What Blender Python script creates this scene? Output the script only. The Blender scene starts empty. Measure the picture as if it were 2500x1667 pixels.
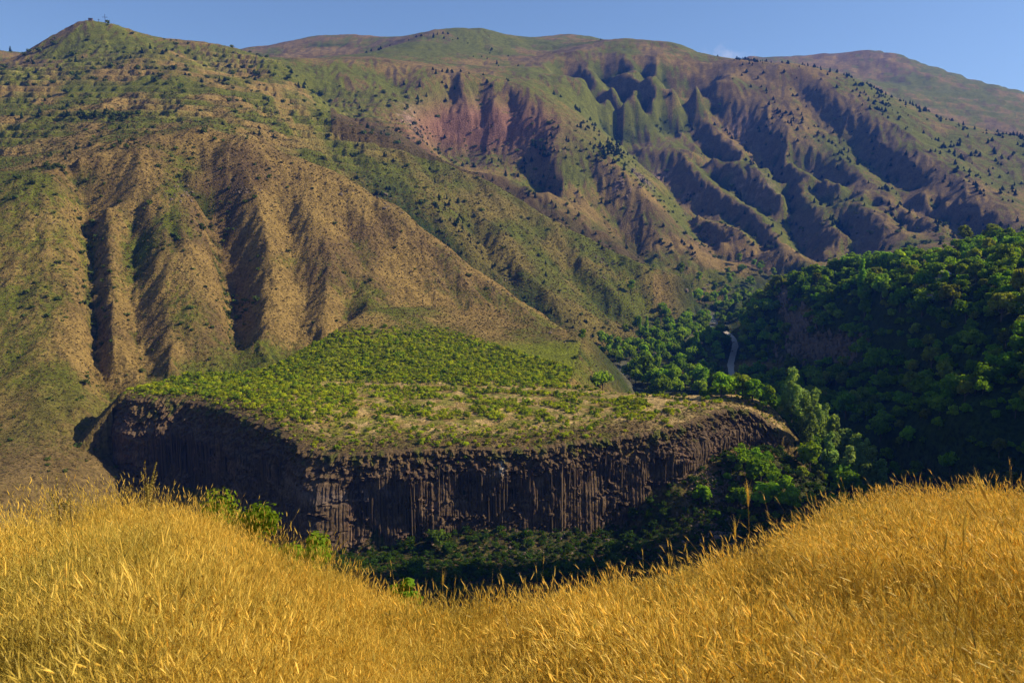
import bpy, math, time
import numpy as np
from mathutils import Vector

T0 = time.time()
rng = np.random.default_rng(11)
R = math.radians
scene = bpy.context.scene
COL = scene.collection

# ------------------------------------------------------------------ camera
PITCH = R(8.0)
FPX, CX, CY = 1829.0, 1176.0, 784.0            # focal length and centre, in units of a 2352 px wide frame
cam_d = bpy.data.cameras.new('camera')
cam_d.sensor_width = 36.0
cam_d.lens = 36.0 * FPX / 2352.0
cam_d.clip_start = 0.05
cam_d.clip_end = 40000.0
cam_d.dof.use_dof = True
cam_d.dof.focus_distance = 40.0
cam_d.dof.aperture_fstop = 5.0
cam = bpy.data.objects.new('camera', cam_d)
COL.objects.link(cam)
cam.location = (0, 0, 0)
cam.rotation_euler = (math.pi / 2 - PITCH, 0, 0)
scene.camera = cam

# ------------------------------------------------------------------ sky and sun
SUN_AZ, SUN_EL = R(87.0), R(34.0)              # azimuth measured from the view direction towards the right
world = bpy.data.worlds.new('World')
scene.world = world
world.use_nodes = True
wn, wl = world.node_tree.nodes, world.node_tree.links
wn.clear()
w_out = wn.new('ShaderNodeOutputWorld')
w_bg = wn.new('ShaderNodeBackground')
w_sky = wn.new('ShaderNodeTexSky')
w_sky.sky_type = 'NISHITA'
w_sky.sun_disc = False
w_sky.sun_elevation = SUN_EL
w_sky.sun_rotation = SUN_AZ
w_sky.altitude = 1400.0
w_sky.air_density = 1.0
w_sky.dust_density = 0.8
w_sky.ozone_density = 2.6
w_bg.inputs['Strength'].default_value = 0.084
# a faint wisp of cloud low over the saddle of the skyline
w_tc = wn.new('ShaderNodeTexCoord')
w_cd = wn.new('ShaderNodeVectorMath'); w_cd.operation = 'SUBTRACT'
_cx, _cy = (1668 - CX) / FPX, (CY - 122) / FPX
_cv = Vector((_cx, math.cos(PITCH) + _cy * math.sin(PITCH), -math.sin(PITCH) + _cy * math.cos(PITCH))).normalized()
w_cd.inputs[1].default_value = _cv
w_cs = wn.new('ShaderNodeVectorMath'); w_cs.operation = 'MULTIPLY'; w_cs.inputs[1].default_value = (28.0, 28.0, 75.0)
w_cl = wn.new('ShaderNodeVectorMath'); w_cl.operation = 'LENGTH'
w_mr = wn.new('ShaderNodeMapRange'); w_mr.inputs[1].default_value = 1.0; w_mr.inputs[2].default_value = 0.1
w_no = wn.new('ShaderNodeTexNoise'); w_no.inputs['Scale'].default_value = 55.0; w_no.inputs['Detail'].default_value = 4.0
w_nr = wn.new('ShaderNodeMapRange'); w_nr.inputs[1].default_value = 0.45; w_nr.inputs[2].default_value = 0.75; w_nr.inputs[4].default_value = 0.55
w_mu = wn.new('ShaderNodeMath'); w_mu.operation = 'MULTIPLY'
w_mx = wn.new('ShaderNodeMix'); w_mx.data_type = 'RGBA'; w_mx.inputs[7].default_value = (7.0, 6.6, 7.0, 1)
wl.new(w_tc.outputs['Generated'], w_cd.inputs[0]); wl.new(w_cd.outputs[0], w_cs.inputs[0]); wl.new(w_cs.outputs[0], w_cl.inputs[0]); wl.new(w_cl.outputs['Value'], w_mr.inputs[0])
wl.new(w_tc.outputs['Generated'], w_no.inputs['Vector']); wl.new(w_no.outputs['Fac'], w_nr.inputs[0]); wl.new(w_mr.outputs[0], w_mu.inputs[0]); wl.new(w_nr.outputs[0], w_mu.inputs[1])
wl.new(w_mu.outputs[0], w_mx.inputs[0]); wl.new(w_sky.outputs[0], w_mx.inputs[6]); wl.new(w_mx.outputs[2], w_bg.inputs['Color'])
wl.new(w_bg.outputs[0], w_out.inputs[0])

sun_d = bpy.data.lights.new('sun', 'SUN')
sun_d.energy = 4.6
sun_d.angle = R(0.53)
sun_d.color = (1.0, 0.88, 0.68)
sun = bpy.data.objects.new('sun', sun_d)
COL.objects.link(sun)
SUN_DIR = np.array([math.sin(SUN_AZ) * math.cos(SUN_EL), math.cos(SUN_AZ) * math.cos(SUN_EL), math.sin(SUN_EL)])
sun.rotation_euler = Vector(SUN_DIR).to_track_quat('Z', 'Y').to_euler()
sun.location = (300, 0, 300)

vs = scene.view_settings
scene.display_settings.display_device = 'sRGB'
vs.view_transform = 'Standard'
vs.look = 'None'
vs.exposure = 0.75
vs.gamma = 1.0
vs.use_curve_mapping = False
scene.cycles.use_denoising = True
scene.cycles.use_adaptive_sampling = True
scene.cycles.adaptive_threshold = 0.018
scene.cycles.max_bounces = 4
scene.cycles.diffuse_bounces = 2
scene.cycles.transmission_bounces = 3
scene.cycles.volume_bounces = 0
scene.cycles.transparent_max_bounces = 8
scene.cycles.sample_clamp_indirect = 4.0

# ------------------------------------------------------------------ small helpers
CP, SP = math.cos(PITCH), math.sin(PITCH)


def unproject(u, v):
    """pixel of the 2352-wide frame -> (azimuth, tangent of elevation)"""
    x = (u - CX) / FPX
    y = (CY - v) / FPX
    dx, dy, dz = x, CP + y * SP, -SP + y * CP
    h = math.hypot(dx, dy)
    return math.atan2(dx, dy), dz / h


def pt(u, v, D):
    a, t = unproject(u, v)
    return np.array([math.sin(a) * D, math.cos(a) * D, t * D])


def project(x, y, z):
    """world arrays -> pixel arrays"""
    d = y * CP - z * SP
    yy = y * SP + z * CP
    d = np.where(d > 1e-3, d, 1e-3)
    return CX + FPX * x / d, CY - FPX * yy / d


def smooth(a, b, x):
    t = np.clip((x - a) / (b - a), 0, 1)
    return t * t * (3 - 2 * t)


_perm = np.random.default_rng(5).permutation(4096).astype(np.int32)
_gx = np.cos(np.arange(4096) * (2 * math.pi / 4096)).astype(np.float32)
_gy = np.sin(np.arange(4096) * (2 * math.pi / 4096)).astype(np.float32)
from concurrent.futures import ThreadPoolExecutor
POOL = ThreadPoolExecutor(4)


def par(fn, *arrs):
    """run a pointwise function on row chunks in threads"""
    n = arrs[0].shape[0]
    k = 8 if n >= 16 else 1
    cuts = np.linspace(0, n, k + 1).astype(int)
    res = list(POOL.map(lambda i: fn(*[x[cuts[i]:cuts[i + 1]] for x in arrs]), range(k)))
    return np.concatenate(res, 0)


def hash2(ix, iy, k=0):
    return _perm[(_perm[(ix + k * 131) & 4095] + iy + k * 17) & 4095]


def perlin(x, y, k=0):
    fx0, fy0 = np.floor(x), np.floor(y)
    ix, iy = fx0.astype(np.int32), fy0.astype(np.int32)
    fx, fy = x - fx0, y - fy0
    u, v = fx * fx * fx * (fx * (fx * 6 - 15) + 10), fy * fy * fy * (fy * (fy * 6 - 15) + 10)
    h0 = _perm[(ix + k * 131) & 4095]; h1 = _perm[(ix + 1 + k * 131) & 4095]
    iy = iy + k * 17

    def g(h, oy, ox):
        q = _perm[(h + iy + oy) & 4095]
        return _gx[q] * (fx - ox) + _gy[q] * (fy - oy)
    a = g(h0, 0, 0); b = g(h1, 0, 1); c = g(h0, 1, 0); d = g(h1, 1, 1)
    return ((a + (b - a) * u) * (1 - v) + (c + (d - c) * u) * v) * 1.41


def fbm(x, y, octaves=4, k=0, gain=0.5):
    def f(x, y):
        s, amp, fr = 0.0, 1.0, 1.0
        for o in range(octaves):
            s = s + amp * perlin(x * np.float32(fr) + np.float32(13.7 * o), y * np.float32(fr) - np.float32(7.1 * o), k + o)
            amp *= gain
            fr *= 2.03
        return s
    x = np.atleast_1d(np.asarray(x, np.float32)); y = np.atleast_1d(np.asarray(y, np.float32))
    return par(f, x, y)


def mesh_from(name, verts, faces_flat, nper):
    """fast mesh: verts (n,3) array, faces_flat (m*nper) indices"""
    me = bpy.data.meshes.new(name)
    verts = np.ascontiguousarray(verts, dtype=np.float32)
    faces_flat = np.ascontiguousarray(faces_flat, dtype=np.int32).ravel()
    m = len(faces_flat) // nper
    me.vertices.add(len(verts))
    me.vertices.foreach_set('co', verts.ravel())
    me.loops.add(len(faces_flat))
    me.loops.foreach_set('vertex_index', faces_flat)
    me.polygons.add(m)
    me.polygons.foreach_set('loop_start', np.arange(0, m * nper, nper, dtype=np.int32))
    me.update(calc_edges=True)
    return me


def set_smooth(me, on=True):
    me.polygons.foreach_set('use_smooth', np.full(len(me.polygons), on, dtype=bool))


def vcol(me, name, rgb):
    at = me.attributes.new(name, 'FLOAT_COLOR', 'POINT')
    c = np.ones((len(me.vertices), 4), dtype=np.float32)
    c[:, :3] = rgb
    at.data.foreach_set('color', c.ravel())


def grid_faces(nr, nc):
    i = np.arange(nr * nc).reshape(nr, nc)
    return np.stack([i[:-1, :-1], i[:-1, 1:], i[1:, 1:], i[1:, :-1]], -1).reshape(-1, 4)


def tag(o, label=None, cat=None, group=None, kind=None):
    if label: o['label'] = label
    if cat: o['category'] = cat
    if group: o['group'] = group
    if kind: o['kind'] = kind
    return o


def obj(name, me, mat=None, parent=None, loc=None):
    o = bpy.data.objects.new(name, me)
    COL.objects.link(o)
    if mat is not None and me is not None and len(me.materials) == 0:
        me.materials.append(mat)
    if parent is not None:
        o.parent = parent
    if loc is not None:
        o.location = loc
    return o


def empty(name, loc=(0, 0, 0), rz=0.0, scale=1.0):
    o = bpy.data.objects.new(name, None)
    o.empty_display_size = 0.5
    o.location = loc
    o.rotation_euler = (0, 0, rz)
    o.scale = (scale, scale, scale) if np.isscalar(scale) else scale
    COL.objects.link(o)
    return o


# ------------------------------------------------------------------ node helpers
def new_mat(name):
    m = bpy.data.materials.new(name)
    m.use_nodes = True
    nt = m.node_tree
    nt.nodes.clear()
    out = nt.nodes.new('ShaderNodeOutputMaterial')
    return m, nt, out


def nd(nt, typ, **kw):
    n = nt.nodes.new(typ)
    for k, v in kw.items():
        if k in n.inputs:
            n.inputs[k].default_value = v
        else:
            setattr(n, k, v)
    return n


def mixc(nt, fac, a, b, blend='MIX'):
    n = nt.nodes.new('ShaderNodeMix')
    n.data_type = 'RGBA'
    n.blend_type = blend
    n.clamp_factor = True
    for val, sock in ((fac, n.inputs[0]), (a, n.inputs[6]), (b, n.inputs[7])):
        if hasattr(val, 'is_linked') or isinstance(val, bpy.types.NodeSocket):
            nt.links.new(val, sock)
        else:
            sock.default_value = val if np.isscalar(val) else (*val, 1.0)[:4]
    return n.outputs[2]


def ramp(nt, fac, stops):
    n = nt.nodes.new('ShaderNodeValToRGB')
    cr = n.color_ramp
    while len(cr.elements) < len(stops):
        cr.elements.new(0.5)
    for e, (p, c) in zip(cr.elements, stops):
        e.position = p
        e.color = (c, c, c, 1) if np.isscalar(c) else (*c, 1.0)[:4]
    nt.links.new(fac, n.inputs[0])
    return n.outputs[0]
# ------------------------------------------------------------------ terrain: ridges, gullies and valley lines
# every line is a list of (u, v, distance): a viewing direction and the horizontal distance in metres at which that ridge or gully lies
def DR(v, off=0.0):          # right-hand mountain side
    return 1500.0 + (620.0 - v) * 1.95 + off


def DL(v, off=0.0):          # near hill on the left
    return 622.0 + (850.0 - v) * 0.60 + off


def LR(pts, off):
    return [(u, v, DR(v, off * float(np.interp(v, [230, 390], [0.6, 1.5])))) for u, v in pts]


def LL(pts, off):
    return [(u, v, DL(v, off * 1.25)) for u, v in pts]


LINES = [
    # --- near hill: crest, right edge, foot
    [(-260, 470, 880), (-120, 440, 885), (0, 418, 890), (60, 405, 895), (130, 382, 905), (230, 352, 920), (300, 338, 930), (380, 328, 935), (450, 297, 955),
     (560, 312, 955), (650, 352, 945), (753, 389, 930), (825, 428, 918), (871, 464, 905), (925, 483, 895), (969, 526, 880), (1041, 580, 862),
     (1113, 637, 845), (1203, 694, 825), (1257, 734, 812), (1311, 768, 800), (1350, 812, 780), (1372, 850, 768)],
    [(-250, 1160, 470), (-100, 1150, 445), (0, 1135, 445), (100, 1125, 462), (170, 1102, 478), (215, 1062, 505), (235, 1010, 545), (262, 948, 585), (330, 885, 605), (420, 858, 622), (530, 848, 628), (600, 842, 635), (690, 800, 660), (770, 770, 680)],
    LL([(165, 380), (185, 470), (200, 560), (207, 660), (212, 760), (218, 850), (228, 930)], 26),
    LL([(60, 430), (60, 560), (70, 700), (80, 850), (110, 1000)], -6),
    LL([(130, 420), (170, 520), (185, 640), (192, 760), (200, 860), (205, 950)], -2),
    LL([(-60, 480), (-50, 650), (-30, 850), (0, 1000)], 8),
    LL([(245, 480), (255, 600), (258, 720), (262, 800)], -10),
    LL([(305, 540), (300, 640), (296, 720), (310, 800), (350, 855)], 8),
    LL([(330, 345), (340, 420), (345, 520), (360, 640), (378, 740), (390, 830)], -14),
    LL([(440, 400), (470, 520), (495, 620), (512, 700), (524, 780)], -8),
    LL([(452, 350), (440, 400), (430, 440)], 6),
    LL([(462, 500), (492, 600), (512, 680), (526, 760), (534, 835)], 24),
    LL([(540, 340), (590, 440), (620, 560), (615, 660), (612, 740), (600, 825)], -12),
    LL([(640, 470), (670, 560), (684, 650), (688, 720), (684, 780)], 8),
    LL([(700, 470), (735, 560), (755, 620), (760, 690), (740, 750)], -6),
    LL([(800, 600), (795, 650), (790, 700), (780, 745)], 6),
    [(760, 500, 850), (830, 590, 800), (870, 660, 750), (850, 705, 700), (900, 740, 705), (1000, 762, 720), (1100, 800, 715), (1200, 840, 690), (1290, 880, 640), (1400, 905, 620)],
    [(950, 600, 815), (1020, 680, 775), (1120, 760, 745), (1250, 830, 720), (1340, 865, 705), (1405, 905, 690)],
    # --- behind the crest of the near hill: green terraces, hidden creek
    [(-200, 410, 1010), (0, 380, 1010), (120, 350, 1020), (250, 312, 1040), (380, 300, 1040), (480, 285, 1050)],
    [(-200, 330, 1180), (0, 300, 1180), (120, 285, 1170), (260, 262, 1180), (400, 245, 1190), (480, 265, 1150), (540, 300, 1090)],
    [(-200, 240, 1380), (0, 215, 1380), (150, 205, 1370), (280, 190, 1370), (390, 170, 1370)],
    [(0, 158, 1530), (100, 160, 1520), (200, 150, 1520), (290, 130, 1530), (340, 113, 1540), (370, 107, 1545), (420, 148, 1480), (480, 166, 1450), (515, 170, 1430), (612, 205, 1390), (666, 224, 1370), (720, 250, 1350), (753, 256, 1345),
     (825, 286, 1320), (897, 319, 1300), (962, 347, 1280), (1019, 365, 1265), (1077, 392, 1255), (1149, 426, 1240), (1203, 461, 1225), (1257, 499, 1205), (1329, 538, 1185), (1437, 586, 1160), (1509, 621, 1150), (1560, 629, 1160), (1599, 636, 1165), (1656, 650, 1170), (1690, 680, 1165), (1712, 705, 1160)],
    [(600, 392, 1010), (700, 455, 995), (780, 500, 975), (860, 560, 950), (940, 610, 930), (1010, 665, 905), (1100, 728, 885), (1200, 785, 865), (1290, 825, 845), (1360, 850, 820)],
    # --- faces of the second ridge
    [(612, 260, 1230), (618, 300, 1160), (640, 340, 1080)],
    [(540, 215, 1300), (570, 250, 1220), (600, 300, 1130)],
    [(690, 275, 1270), (720, 330, 1170), (760, 380, 1080)],
    [(735, 300, 1235), (745, 340, 1190), (780, 395, 1090)],
    [(870, 345, 1220), (930, 420, 1120), (1000, 480, 1060)],
    [(1000, 395, 1215), (1020, 440, 1150), (1060, 520, 1060), (1090, 580, 1000)],
    [(1100, 440, 1200), (1130, 520, 1100), (1196, 621, 1010), (1293, 704, 955), (1360, 745, 950), (1437, 775, 975)],
    [(1080, 545, 1085), (1140, 622, 1015), (1217, 676, 980), (1286, 726, 950), (1343, 775, 918), (1400, 800, 930)],
    [(1167, 500, 1150), (1210, 570, 1085), (1257, 640, 1035), (1330, 690, 1020), (1400, 735, 1020)],
    [(1225, 508, 1182), (1271, 572, 1138), (1329, 632, 1100), (1365, 684, 1070), (1419, 724, 1060)],
    [(1300, 545, 1165), (1340, 600, 1110), (1400, 670, 1075), (1460, 722, 1060)],
    [(1358, 572, 1165), (1401, 622, 1125), (1455, 684, 1095), (1500, 722, 1085)],
    [(1400, 580, 1160), (1440, 640, 1120), (1500, 690, 1105), (1560, 712, 1110)],
    [(1520, 640, 1140), (1560, 690, 1130), (1620, 700, 1150)],
    # --- hidden creek behind the second ridge
    [(760, 320, 1440), (900, 385, 1390), (1019, 440, 1350), (1149, 505, 1315), (1257, 575, 1280), (1400, 645, 1245), (1509, 685, 1225), (1600, 695, 1225), (1680, 700, 1230)],
    # --- peak with the cross and its shoulders
    [(-250, 200, 1700), (-100, 165, 1720), (0, 152, 1720), (30, 140, 1720), (60, 121, 1725), (120, 85, 1730), (180, 49, 1735), (205, 45, 1735), (225, 46, 1735), (262, 56, 1730), (300, 73, 1720), (340, 88, 1710), (380, 95, 1700), (450, 93, 1710), (500, 100, 1700), (540, 115, 1680),
     (590, 125, 1640), (648, 145, 1590), (684, 182, 1540), (713, 228, 1460), (728, 245, 1390)],
    [(60, 150, 1620), (200, 110, 1640), (260, 110, 1640), (330, 125, 1600), (420, 135, 1600), (520, 165, 1540), (620, 190, 1480)],
    [(-300, 150, 2300), (-100, 118, 2300), (0, 117, 2300), (50, 122, 2300), (110, 132, 2300)],
    [(-200, 190, 1950), (0, 180, 1950), (200, 150, 2000), (400, 150, 2000), (560, 160, 1950)],
    # --- the red cliffed spur
    [(700, 150, 1800), (760, 150, 1830), (850, 148, 1880), (880, 150, 1880), (960, 166, 1850), (1050, 176, 1830), (1130, 190, 1810), (1176, 196, 1800), (1246, 240, 1740), (1286, 280, 1700), (1341, 335, 1650), (1386, 375, 1610), (1446, 411, 1580), (1471, 440, 1560), (1516, 505, 1500), (1545, 560, 1440), (1575, 620, 1380)],
    [(720, 235, 1640), (800, 240, 1640), (870, 258, 1600), (930, 275, 1590), (958, 285, 1590), (962, 262, 1680), (1000, 248, 1735), (1080, 258, 1735), (1160, 262, 1730), (1240, 272, 1700)],
    [(905, 285, 1560), (940, 300, 1540), (958, 315, 1540), (964, 318, 1640), (1000, 328, 1695), (1080, 332, 1700), (1160, 332, 1690), (1235, 328, 1670)],
    [(880, 235, 1640), (850, 190, 1740), (830, 165, 1830)],
    [(925, 225, 1720), (905, 195, 1790), (890, 170, 1850)],
    [(780, 262, 1560), (830, 285, 1500), (890, 312, 1450)],
    [(990, 185, 1800), (1000, 240, 1735)], [(1032, 182, 1830), (1040, 245, 1765)], [(1065, 185, 1800), (1075, 250, 1730)], [(1095, 192, 1825), (1103, 250, 1765)],
    [(1125, 196, 1795), (1140, 255, 1725)], [(1160, 205, 1810), (1170, 258, 1755)], [(1195, 215, 1775), (1205, 260, 1725)],
    [(1010, 380, 1600), (1120, 400, 1560), (1260, 440, 1500), (1350, 500, 1440), (1420, 560, 1380)],
    [(1200, 345, 1660), (1230, 420, 1590), (1260, 480, 1530)],
    [(1100, 345, 1690), (1140, 400, 1570), (1180, 450, 1500)],
    [(1250, 330, 1640), (1290, 430, 1540), (1330, 500, 1470), (1390, 560, 1400)],
    [(1360, 400, 1600), (1390, 470, 1540), (1440, 560, 1460), (1480, 600, 1400), (1500, 625, 1370)],
    [(1455, 470, 1540), (1476, 530, 1470), (1490, 590, 1410)],
    # --- slopes between the red spur and the dark ravine
    LR([(1310, 232), (1380, 310), (1440, 360), (1500, 420), (1560, 490), (1620, 560), (1680, 610), (1740, 645)], 10),
    LR([(1379, 203), (1437, 252), (1473, 281), (1500, 305)], -30),
    LR([(1300, 210), (1340, 250), (1420, 300), (1500, 330)], -10),
    LR([(1426, 334), (1486, 394), (1556, 454), (1626, 509), (1690, 522), (1708, 530)], -40),
    LR([(1530, 400), (1590, 450), (1660, 490), (1720, 530), (1760, 580)], 15),
    LR([(1640, 540), (1700, 590), (1760, 630), (1791, 640)], -35),
    LR([(1391, 324), (1476, 339), (1566, 354), (1606, 394), (1650, 430), (1706, 464), (1741, 494), (1801, 554), (1864, 620)], -30),
    LR([(1440, 262), (1520, 305), (1575, 335), (1636, 420), (1701, 462), (1756, 500), (1790, 520)], 25),
    LR([(1480, 225), (1530, 212), (1560, 222), (1545, 280), (1590, 330)], -5),
    LR([(1601, 339), (1676, 374), (1751, 414), (1801, 444), (1806, 470)], -35),
    LR([(1573, 215), (1580, 290), (1592, 325), (1626, 350), (1676, 388), (1726, 402), (1776, 424), (1811, 462), (1813, 500), (1826, 569), (1868, 618)], 38),
    LR([(1616, 254), (1651, 304), (1701, 344), (1766, 384), (1826, 421), (1850, 455), (1911, 509), (1941, 539)], -22),
    LR([(1600, 215), (1636, 262), (1676, 318), (1751, 370), (1816, 400), (1876, 424), (1926, 446)], 34),
    LR([(1656, 179), (1706, 184), (1746, 229), (1776, 294), (1801, 339), (1831, 379), (1926, 424), (1986, 434)], -38),
    LR([(1640, 180), (1560, 195), (1480, 196), (1379, 200)], -10),
    LR([(1870, 450), (1916, 489), (1950, 470)], 15),
    LR([(1926, 462), (1976, 484), (2010, 520), (2051, 570)], -30),
    LR([(1935, 530), (1950, 560), (1960, 600)], 25), LR([(1880, 600), (1900, 560)], 0),
    LR([(1960, 455), (2026, 479), (2101, 534), (2151, 552)], -25), LR([(2010, 490), (2060, 530), (2100, 570)], 20),
    LR([(2000, 440), (2051, 464), (2126, 494), (2191, 550)], -25), LR([(2080, 490), (2140, 530), (2170, 560)], 20),
    LR([(2126, 444), (2216, 469), (2276, 509), (2336, 540)], -28), LR([(2150, 485), (2210, 520), (2260, 550)], 20),
    LR([(1831, 209), (1901, 279), (1946, 334), (2026, 394), (2101, 440)], 30),
    LR([(1770, 190), (1810, 240), (1870, 310), (1930, 370), (2000, 420)], -12),
    LR([(1880, 200), (1956, 259), (2076, 296), (2111, 330), (2176, 375), (2241, 424), (2301, 465), (2352, 500)], -25),
    LR([(2010, 330), (2080, 380), (2140, 420)], -15),
    LR([(2090, 290), (2160, 330), (2230, 380), (2300, 430), (2400, 490)], 40),
    # skyline of the right-hand mountain, then the hollow behind it
    [(1690, 140, 2420), (1721, 154, 2400), (1793, 148, 2420), (1865, 154, 2440), (1937, 172, 2440), (1991, 193, 2430), (2045, 222, 2420), (2117, 258, 2380), (2189, 287, 2340), (2261, 301, 2340), (2352, 317, 2300), (2500, 360, 2300), (2700, 400, 2300)],
    [(1690, 185, 2800), (1793, 190, 2900), (1937, 205, 2950), (2045, 255, 2900), (2200, 315, 2850), (2400, 360, 2800)],
    # --- high shelf and the mountains behind
    [(620, 132, 1900), (700, 136, 1950), (800, 133, 2000), (900, 135, 2000), (1000, 155, 2000), (1100, 172, 1980), (1200, 182, 1990), (1300, 192, 2030), (1400, 197, 2080), (1500, 198, 2150), (1600, 190, 2220), (1680, 172, 2300)],
    [(535, 117, 3000), (600, 106, 3000), (680, 91, 3000), (720, 83, 3000), (790, 80, 3000), (850, 82, 3000), (900, 86, 2950)],
    [(800, 128, 2300), (840, 122, 2350), (900, 108, 2450), (950, 92, 2550), (1000, 70, 2650), (1060, 64, 2700), (1110, 68, 2720), (1170, 82, 2750), (1205, 95, 2750), (1240, 110, 2650), (1260, 130, 2500)],
    [(1205, 93, 3100), (1260, 83, 3150), (1310, 77, 3150), (1360, 87, 3150), (1400, 95, 3100)],
    [(1255, 150, 2280), (1300, 122, 2400), (1350, 108, 2450), (1400, 95, 2550), (1430, 88, 2600), (1490, 90, 2600), (1560, 100, 2580), (1610, 125, 2520), (1650, 135, 2480), (1690, 139, 2430)],
    [(1080, 110, 2500), (1100, 150, 2250)], [(1210, 150, 2300), (1230, 165, 2150)], [(1150, 105, 2600), (1170, 150, 2300)],
    [(1350, 145, 2330), (1330, 180, 2150)], [(1390, 120, 2430), (1350, 185, 2150)], [(1440, 120, 2400), (1410, 180, 2180)], [(1490, 110, 2480), (1450, 180, 2200)], [(1520, 120, 2400), (1490, 180, 2200)],
    [(540, 150, 2500), (700, 140, 2500), (850, 135, 2600)],
    # --- far mountain on the right
    [(1500, 160, 4000), (1600, 150, 4000), (1690, 136, 4050), (1720, 128, 4100), (1760, 130, 4100), (1850, 127, 4150), (1900, 122, 4200), (1950, 116, 4200), (2020, 112, 4200), (2060, 122, 4150), (2130, 155, 4050), (2220, 185, 3950), (2290, 200, 3900), (2352, 220, 3850), (2500, 270, 3800), (2700, 300, 3800)],
    [(1900, 165, 3500), (2000, 185, 3400), (2100, 215, 3300), (2200, 255, 3200), (2352, 290, 3100)],
    [(2040, 125, 4100), (2080, 190, 3600), (2140, 230, 3250)], [(2060, 190, 3650), (2030, 160, 3850)],
    [(1960, 120, 4150), (1950, 180, 3600)],
    # --- wooded hillside on the right: crest, shelf edge, cliff band, steep lower flank
    [(1770, 672, 935), (1800, 652, 910), (1880, 634, 905), (1950, 624, 900), (2020, 614, 895), (2080, 602, 885), (2130, 582, 880), (2200, 565, 870), (2280, 559, 860), (2352, 557, 850), (2450, 556, 850), (2600, 556, 850), (2800, 556, 850)],
    [(1795, 670, 890), (1830, 695, 838), (1900, 705, 786), (2000, 706, 720), (2100, 706, 658), (2200, 728, 604), (2352, 770, 545), (2420, 800, 515)],
    [(1900, 660, 850), (2000, 652, 800), (2100, 640, 765), (2200, 628, 730), (2352, 618, 690)],
    [(1798, 735, 845), (1825, 745, 812), (1880, 768, 778), (1925, 790, 757), (1962, 800, 742)],
    [(1800, 760, 838), (1825, 782, 800), (1880, 815, 762), (1925, 838, 742), (1962, 846, 728)],
    [(2010, 765, 692), (2100, 775, 630), (2200, 795, 578), (2352, 842, 515), (2450, 850, 490)],
    [(1700, 850, 810), (1760, 850, 790), (1840, 860, 760), (1920, 885, 700), (2000, 880, 650), (2100, 880, 592), (2200, 882, 546), (2352, 885, 492)],
    [(1690, 900, 700), (1780, 925, 645), (1880, 955, 600), (1960, 990, 560), (2050, 1012, 520), (2200, 1012, 470), (2352, 1005, 430)],
    # hidden valley behind the wooded hillside
    [(1770, 690, 1250), (1870, 668, 1250), (1980, 660, 1200), (2100, 640, 1180), (2250, 610, 1150), (2400, 590, 1150)],
    [(1872, 632, 1480), (1960, 606, 1470), (2052, 578, 1500), (2150, 560, 1500), (2250, 552, 1480), (2352, 545, 1450), (2500, 540, 1450)],
    # --- bank and scree at the foot of the basalt cliff
    [(500, 1190, 425), (700, 1245, 398), (800, 1255, 395), (900, 1240, 396), (1000, 1190, 400), (1150, 1178, 400), (1300, 1195, 402), (1430, 1225, 402)],
    [(800, 1300, 362), (1000, 1290, 360), (1200, 1305, 352), (1400, 1300, 358), (1520, 1290, 366)],
    [(1470, 1115, 414), (1540, 1075, 424), (1600, 1055, 434), (1700, 1030, 446), (1790, 1035, 455)],
    [(1800, 1042, 452), (1850, 1090, 440), (1890, 1130, 432), (1910, 1145, 430)],
    [(1540, 1215, 392), (1600, 1270, 368), (1680, 1250, 372), (1780, 1200, 392), (1900, 1180, 412)],
    [(1560, 1130, 408), (1640, 1130, 412), (1740, 1110, 422)],
    [(1720, 668, 1330), (1760, 660, 1390), (1790, 655, 1400), (1830, 640, 1440)],
]
# river, valley floor: level given directly as (u-azimuth from a low pixel, distance, height)
RIVER = [(1830, 648, 1450, -108), (1770, 668, 1330, -114), (1700, 700, 1230, -121), (1625, 715, 1180, -124), (1650, 740, 1080, -128), (1612, 762, 1020, -131), (1588, 790, 960, -133),
         (1540, 806, 900, -136), (1480, 828, 850, -138), (1420, 855, 800, -140), (1415, 880, 740, -142), (1500, 920, 690, -143.5), (1620, 950, 640, -145), (1740, 980, 600, -146.5), (1860, 1005, 560, -148), (1960, 1040, 520, -149), (2050, 1080, 480, -150), (2150, 1110, 450, -151), (2300, 1150, 420, -152), (2500, 1200, 400, -153)]
RIV = []
for u, v, D, z in RIVER:
    a, _ = unproject(u, v)
    RIV.append((math.sin(a) * D, math.cos(a) * D, z))
RIV = np.array(RIV)
ROAD = np.array([pt(1600, 735, 1170), pt(1640, 742, 1110), pt(1668, 748, 1080), pt(1652, 756, 1050), pt(1668, 763, 1020), pt(1684, 776, 985), pt(1690, 792, 940), pt(1684, 812, 890), pt(1676, 845, 820), pt(1690, 880, 750), pt(1760, 915, 680), pt(1850, 945, 630)])


def resample(P, step):
    P = np.asarray(P, float)
    out = []
    for a, b in zip(P[:-1], P[1:]):
        n = max(1, int(np.ceil(np.linalg.norm((b - a)[:2]) / step)))
        for k in range(n):
            out.append(a + (b - a) * k / n)
    out.append(P[-1])
    return np.array(out)


def smooth_line(P, it=2):
    P = np.asarray(P, float)
    for _ in range(it):
        q = 0.75 * P[:-1] + 0.25 * P[1:]
        r = 0.25 * P[:-1] + 0.75 * P[1:]
        m = np.empty((len(q) * 2, P.shape[1]))
        m[0::2] = q; m[1::2] = r
        P = np.vstack([P[:1], m, P[-1:]])
    return P


RIV_S = smooth_line(RIV, 2)
ROAD_S = smooth_line(ROAD, 1)
# the road keeps clear above the river and never dips under its own valley floor

cpts = []
for L in LINES:
    q = []
    for u, v, D in L:
        a, t = unproject(u, v)
        q.append((a, math.log(D), t))
    cpts.append(resample(q, 0.030))
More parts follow.
